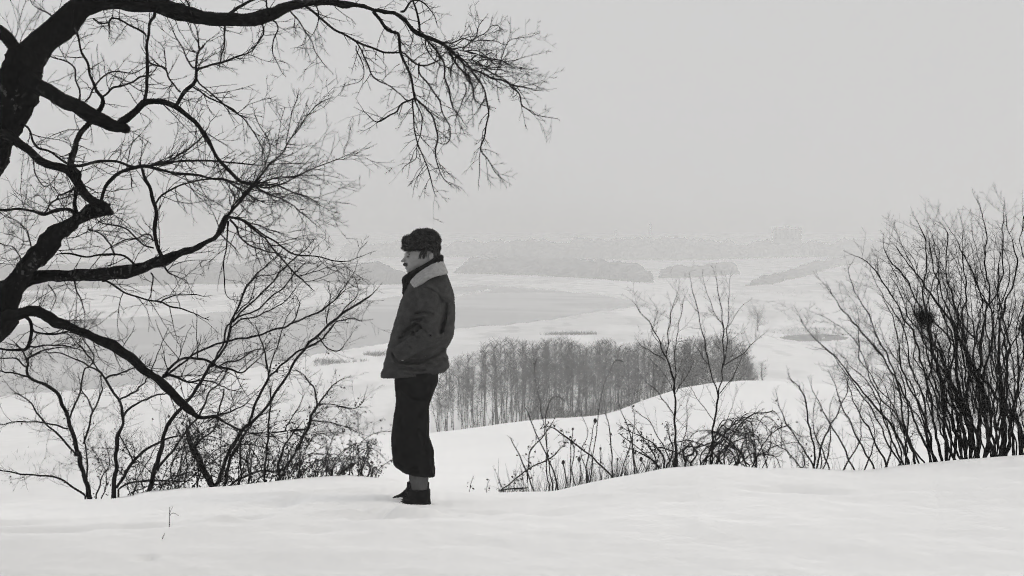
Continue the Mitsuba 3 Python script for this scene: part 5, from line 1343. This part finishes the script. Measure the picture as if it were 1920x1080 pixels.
# jacket: torso, sleeves, folds
TORSO = [(500, 784, 834, .085), (510, 776, 841, .125), (520, 769, 845, .175), (530, 764, 848, .205), (545, 757, 852, .212), (562, 751, 854, .212), (590, 742, 854.5, .206), (615, 735, 852, .202), (635, 730, 845, .202),
         (648, 726.5, 838, .208), (655, 725, 838, .206), (665, 723, 842, .212), (676, 720, 842, .214), (686, 717, 838, .208), (693, 715, 830, .198), (700, 715, 824, .19), (712, 720, 820, .18)]
CREASES = [  # (line on the near side, depth m, width m)
    ([(838, 562), (836, 585), (832, 600), (829, 611)], .018, .015),                  # between sleeve and back
    ([(787, 577), (800, 574), (816, 577)], .012, .011), ([(778, 590), (792, 589), (800, 585)], .014, .012),
    ([(788, 598), (797, 603), (805, 608)], .011, .011), ([(779, 610), (786, 622), (795, 618)], .009, .010),
    ([(762, 614), (774, 606), (784, 598)], .020, .014), ([(755, 624), (768, 616), (780, 614)], .012, .010), ([(768, 630), (776, 638)], .009, .008),
    ([(742, 652), (750, 666), (768, 668), (792, 665), (814, 657), (832, 646)], .016, .014),     # under the forearm
    ([(755, 676), (780, 678), (800, 681)], .010, .011), ([(806, 668), (820, 664), (834, 663)], .010, .011), ([(765, 688), (790, 690), (812, 686)], .009, .009),
    ([(800, 529), (812, 533), (824, 541), (832, 556)], .008, .009),      # armhole seam
]
RIDGES = [([(788, 583), (803, 581), (815, 583)], .009, .012), ([(784, 595), (796, 594), (808, 598)], .008, .012), ([(772, 623), (779, 628), (777, 634)], .008, .010), ([(752, 640), (770, 640), (800, 630)], .005, .016),
          ([(758, 671), (790, 672), (815, 668)], .009, .011), ([(770, 683), (800, 685), (830, 676)], .009, .010), ([(842, 585), (838, 605), (834, 625)], .008, .014)]


def jacket_sdf(p):
    grid = p
    d = loft(p, TORSO, 2.35)
    for sgn in (-1, 1):
        sh, el, wr = L3(807, 542, sgn * .182), L3(814, 614, sgn * .282), L3(754, 650, sgn * .232)
        arm = smin(cone(p, sh, el, .082, .070), cone(p, el, wr, .071, .056), .03)
        d = smin(d, arm, .014)
    d = smin(d, cone(p, L3(806, 520, -.12), L3(806, 520, .12), .055, .055), .05)
    full, m = d, np.abs(d) < .085                                                    # detail only near the surface
    p, d = p[m], d[m]
    near = np.clip((-.02 - p[..., 1]) / .06, 0, 1)
    for pix, deep, w in CREASES:
        d = d + near * deep * 1.6 * np.exp(-(near_line(p, pix) / w) ** 2)
    for pix, hi, w in RIDGES:
        d = d - near * hi * 1.2 * np.exp(-(near_line(p, pix) / w) ** 2)
    z = p[..., 2]
    hem = Z(699.5) + (p[..., 0] - X(720)) * .085
    low = np.exp(-((z - Z(675)) / .07) ** 2)
    d = d - .018 * low * (meshkit.fbm(p * np.array([9, 9, 22]), 3, 5) - .5) - .011 * (meshkit.fbm(p * 13, 3, 9) - .5) - .006 * (meshkit.fbm(p * 32, 2, 4) - .5)
    d = np.maximum(d, hem - z)
    d = np.maximum(d, -(loft(p, [(a, b + 7, c - 7, h - .02) for a, b, c, h in TORSO], 2.3) * 1.0 + 9 * (z > Z(686))))     # hollow at the hem
    d = d + .012 * np.exp(-((p[..., 1] + .02) / .008) ** 2) * (p[..., 0] < X(790)) * (z < Z(545))
    full = np.maximum(full, Z(701) - grid[..., 2])
    full[m] = d
    return full


jv, jf = clean(sdf_mesh(jacket_sdf, L3(702, 714, -.36), L3(868, 490, .36), .0062), 2, .4)
jacket = obj('jacket', world((jv, jf)), 'suede', man, smooth=True, label='dark suede jacket bloused at the waist, hands in its pockets')
# turned down sheepskin collar
TOP = [(772, 522, -.085), (780, 512, -.102), (790, 503, -.112), (803, 494, -.116), (816, 486.5, -.098), (826, 483.5, -.055), (829, 483, 0)]
BOT = [(780, 533, -.155), (789, 526, -.185), (799, 518.5, -.204), (812, 510, -.206), (826, 506, -.178), (835, 504.5, -.10), (838, 504, 0)]
mir = lambda c: c + [(a, b, -y) for a, b, y in c[-2::-1]]
TP = spline(np.array([L3(*a) for a in mir(TOP)]), .012)
BT = spline(np.array([L3(*a) for a in mir(BOT)]), .012)
n = 40
rs = lambda q: np.stack([np.interp(np.linspace(0, 1, n), np.linspace(0, 1, len(q)), q[:, k]) for k in range(3)], -1)
TP, BT = rs(TP), rs(BT)


def collar_sdf(p):
    d = np.full(p.shape[:-1], 9.)
    shp = p.shape[:-1]
    q = p.reshape(-1, 3)
    segs = np.array([np.linspace(TP[i] + (BT[i] - TP[i]) * .10, TP[i] + (BT[i] - TP[i]) * .92, 7) for i in range(1, n - 1)])
    from scipy.spatial import cKDTree
    dense = np.vstack([segs[:-1] + (segs[1:] - segs[:-1]) * t for t in (0, .5)]).reshape(-1, 3)
    k = cKDTree(dense)
    dd, _ = k.query(q, distance_upper_bound=.08)
    d = np.where(np.isfinite(dd), dd, .08).reshape(shp) - .0145
    return d - .007 * (meshkit.fbm(p * 48, 2, 6) - .5)


cv, cf = clean(sdf_mesh(collar_sdf, L3(758, 550, -.25), L3(852, 472, .25), .0048), 3, .4)
obj('collar', world((cv, cf)), 'fleece', man, smooth=True, label='pale sheepskin collar turned down over the shoulders')

# trousers, bagging over the socks
LEG = [(690, 745, 822, .10), (704, 744, 821, .102), (722, 745.5, 816, .102), (745, 746, 809.5, .098), (765, 744, 806.5, .096), (785, 742, 804.5, .098), (800, 740, 805, .102), (815, 739, 808, .106), (832, 738, 812, .110), (848, 738.5, 815, .110),
       (858, 741, 816, .106), (866, 746, 816.5, .098), (874, 756, 817, .084), (880, 764, 817, .070), (886, 766, 816, .066)]


def trouser_sdf(p):
    d = None
    for y, dx in ((-.088, 0), (.088, -6)):
        q = p - np.array([dx * S, y, 0])
        leg = loft(q, LEG, 2.1)
        d = leg if d is None else smin(d, leg, .015 + .05 * 0)
    d = smin(d, loft(p, [(680, 745, 822, .185), (704, 745, 821, .185), (715, 748, 818, .16), (722, 760, 805, .06)], 2.4), .03)
    for pix, deep, w in (([(800, 742), (796, 760), (790, 770)], .010, .014), ([(790, 795), (798, 812), (800, 835)], .010, .013), ([(748, 855), (765, 866), (785, 862)], .010, .010), ([(760, 720), (775, 735), (790, 740)], .008, .012)):
        d = d + np.where(p[..., 1] < -.02, deep, 0) * np.exp(-(near_line(p, pix) / w) ** 2)
    d = d - .020 * (meshkit.fbm(p * np.array([13, 13, 7]), 3, 6) - .5) - .006 * (meshkit.fbm(p * np.array([34, 34, 12]), 2, 8) - .5)
    cuff = Z(884.5) + (p[..., 0] - X(815)) * -.13
    d = np.maximum(d, np.minimum(cuff, Z(868)) - p[..., 2])
    d = np.maximum(d, p[..., 2] - Z(688))
    return d


obj('trousers', world(clean(sdf_mesh(trouser_sdf, L3(725, 895, -.25), L3(830, 684, .25), .0065), 2, .4)), 'wool', man, smooth=True, label='black baggy trousers gathered below the knee')


def sock_sdf(p, y, dx):
    q = p - np.array([dx * S, y, 0])
    d = loft(q, [(865, 772, 808, .055), (880, 772.5, 806, .054), (892, 772.5, 804, .050), (903, 773, 803, .044), (912, 774, 802, .040), (925, 775, 801, .036)], 2.1)
    d = d - .004 * (meshkit.fbm(p * np.array([30, 30, 14]), 3, 6) - .5) - .0025 * np.sin(np.arctan2(q[..., 1], q[..., 0] - X(788)) * 30)
    return np.maximum(np.maximum(d, Z(926) - p[..., 2]), p[..., 2] - Z(868))


for y, dx in ((-.092, 0), (.092, -7)):
    obj('sock', world(sdf_mesh(lambda p: sock_sdf(p, y, dx), L3(750, 930, y - .08), L3(822, 862, y + .08), .005)), 'sock', man, smooth=True)


def boot_sdf(p, y, dx, dz, yaw):
    c, s_ = math.cos(yaw), math.sin(yaw)
    o = L3(795, 930, y)
    q = p - o - np.array([dx * S, 0, -dz * S])
    q = np.stack([q[..., 0] * c + q[..., 1] * s_, -q[..., 0] * s_ + q[..., 1] * c, q[..., 2]], -1) + L3(795, 930, 0)
    d = loft(q, [(902, 766, 807, .052), (912, 765, 807.5, .051), (922, 767, 807, .048)], 2.2)
    d = np.maximum(d, q[..., 2] - Z(905.5))
    d = smin(d, cone(q, L3(796, 932, 0), L3(770, 931, 0), .042, .043), .02)
    d = smin(d, cone(q, L3(772, 927, 0), L3(752, 938, 0), .042, .030), .02)
    d = smin(d, ell(q, L3(750, 938.5, 0), (.050, .047, .026)), .015)
    d = np.maximum(d, Z(944) - q[..., 2])
    sole = np.maximum(loft(q, [(946, 735.5, 807, .048), (939, 735.5, 807.5, .050)], 2.6), np.maximum(Z(946) - q[..., 2], q[..., 2] - Z(941)))
    return np.minimum(d, sole) - .002 * (meshkit.noise(p * 60, 3) - .5)


for i, (y, dx, dz, yaw) in enumerate(((-.088, 1, 1.5, .12), (.09, -4, -4.0, -.12))):
    b = obj('boot', world(clean(sdf_mesh(lambda p: boot_sdf(p, y, dx, dz, yaw), L3(720, 952, y - .1), L3(824, 898, y + .1), .0045), 2, .3)), 'leather', man, smooth=True)
    lace = []
    for k, (px, py) in enumerate(((768, 911), (765, 916), (762, 921), (757, 926))):
        lace.append((np.array([L3(px + dx + 6, py - 1, y - .034), L3(px + dx - .5, py - 2.5, y - .012), L3(px + dx - .5, py - 2.5, y + .012), L3(px + dx + 6, py - 1, y + .034)]) + BASE, np.full(4, .0035)))
    if i == 0:
        loop = np.array([L3(768, 907, y - .02), L3(763.5, 906, y - .03), L3(758.5, 911, y - .035), L3(757, 915.5, y - .036), L3(759, 919, y - .03), L3(763.5, 914, y - .025), L3(766, 909, y - .02)])
        lace.append((spline(loop, .008) + BASE, .0032))
    obj('laces', tubes(lace, 5), 'leather', b)
# snow clinging to and lying round the boots
r_ = np.random.default_rng(8)
cl = []
for px, py, y, r0 in ((748, 933.5, -.10, .017), (741, 937, -.105, .020), (756, 931.5, -.115, .012), (763, 937, -.143, .013), (752, 939, -.145, .018), (742, 942, -.14, .022), (775, 940, -.146, .014), (787, 942, -.146, .018), (799, 941, -.14, .022),
                      (807, 938, -.10, .020), (812, 941, -.08, .024), (735, 942, -.09, .020), (742, 934, .07, .018), (750, 931, .05, .012), (734, 937, .09, .016), (756, 944, -.16, .024), (768, 946, -.165, .022), (781, 946, -.17, .026), (795, 946, -.165, .024), (747, 946, -.17, .016), (730, 944, -.12, .016),
                      (750, 941.5, -.152, .024), (764, 943.5, -.155, .030), (783, 944, -.155, .034), (797, 943, -.150, .030), (808, 942, -.12, .030), (773, 942.5, -.152, .016), (740, 944, -.14, .028)):
    m = trimesh.creation.icosphere(2, 1.)
    v = m.vertices * [r0 * 1.7, r0 * 1.2, r0 * .62]
    v = v * (1 + .7 * (meshkit.fbm(v * 60 + px, 2, 3)[:, None] - .5))
    cl.append(trimesh.Trimesh(v + L3(px, py, y), m.faces, process=False))
m = trimesh.util.concatenate(cl)
obj('snow_clumps', world((m.vertices, m.faces)), 'snow', man, smooth=True, kind='stuff')

# ------------------------------------------------------------------ the air
SIG = 0.0014
scene['haze_medium'] = {'type': 'homogeneous', 'albedo': {'type': 'rgb', 'value': [.95] * 3}, 'sigma_t': SIG}
zlo, zhi = float(min(ZT.min(), VALLEY - 3)) - 1.0, 36.0
scene['haze'] = {'type': 'cube', 'to_world': T().translate([0, 0, (zlo + zhi) / 2]).scale([4200, 4200, (zhi - zlo) / 2]), 'bsdf': {'type': 'null'}, 'interior': {'type': 'ref', 'id': 'haze_medium'}}
labels['haze'] = {'label': 'pale winter haze filling the valley', 'kind': 'stuff'}
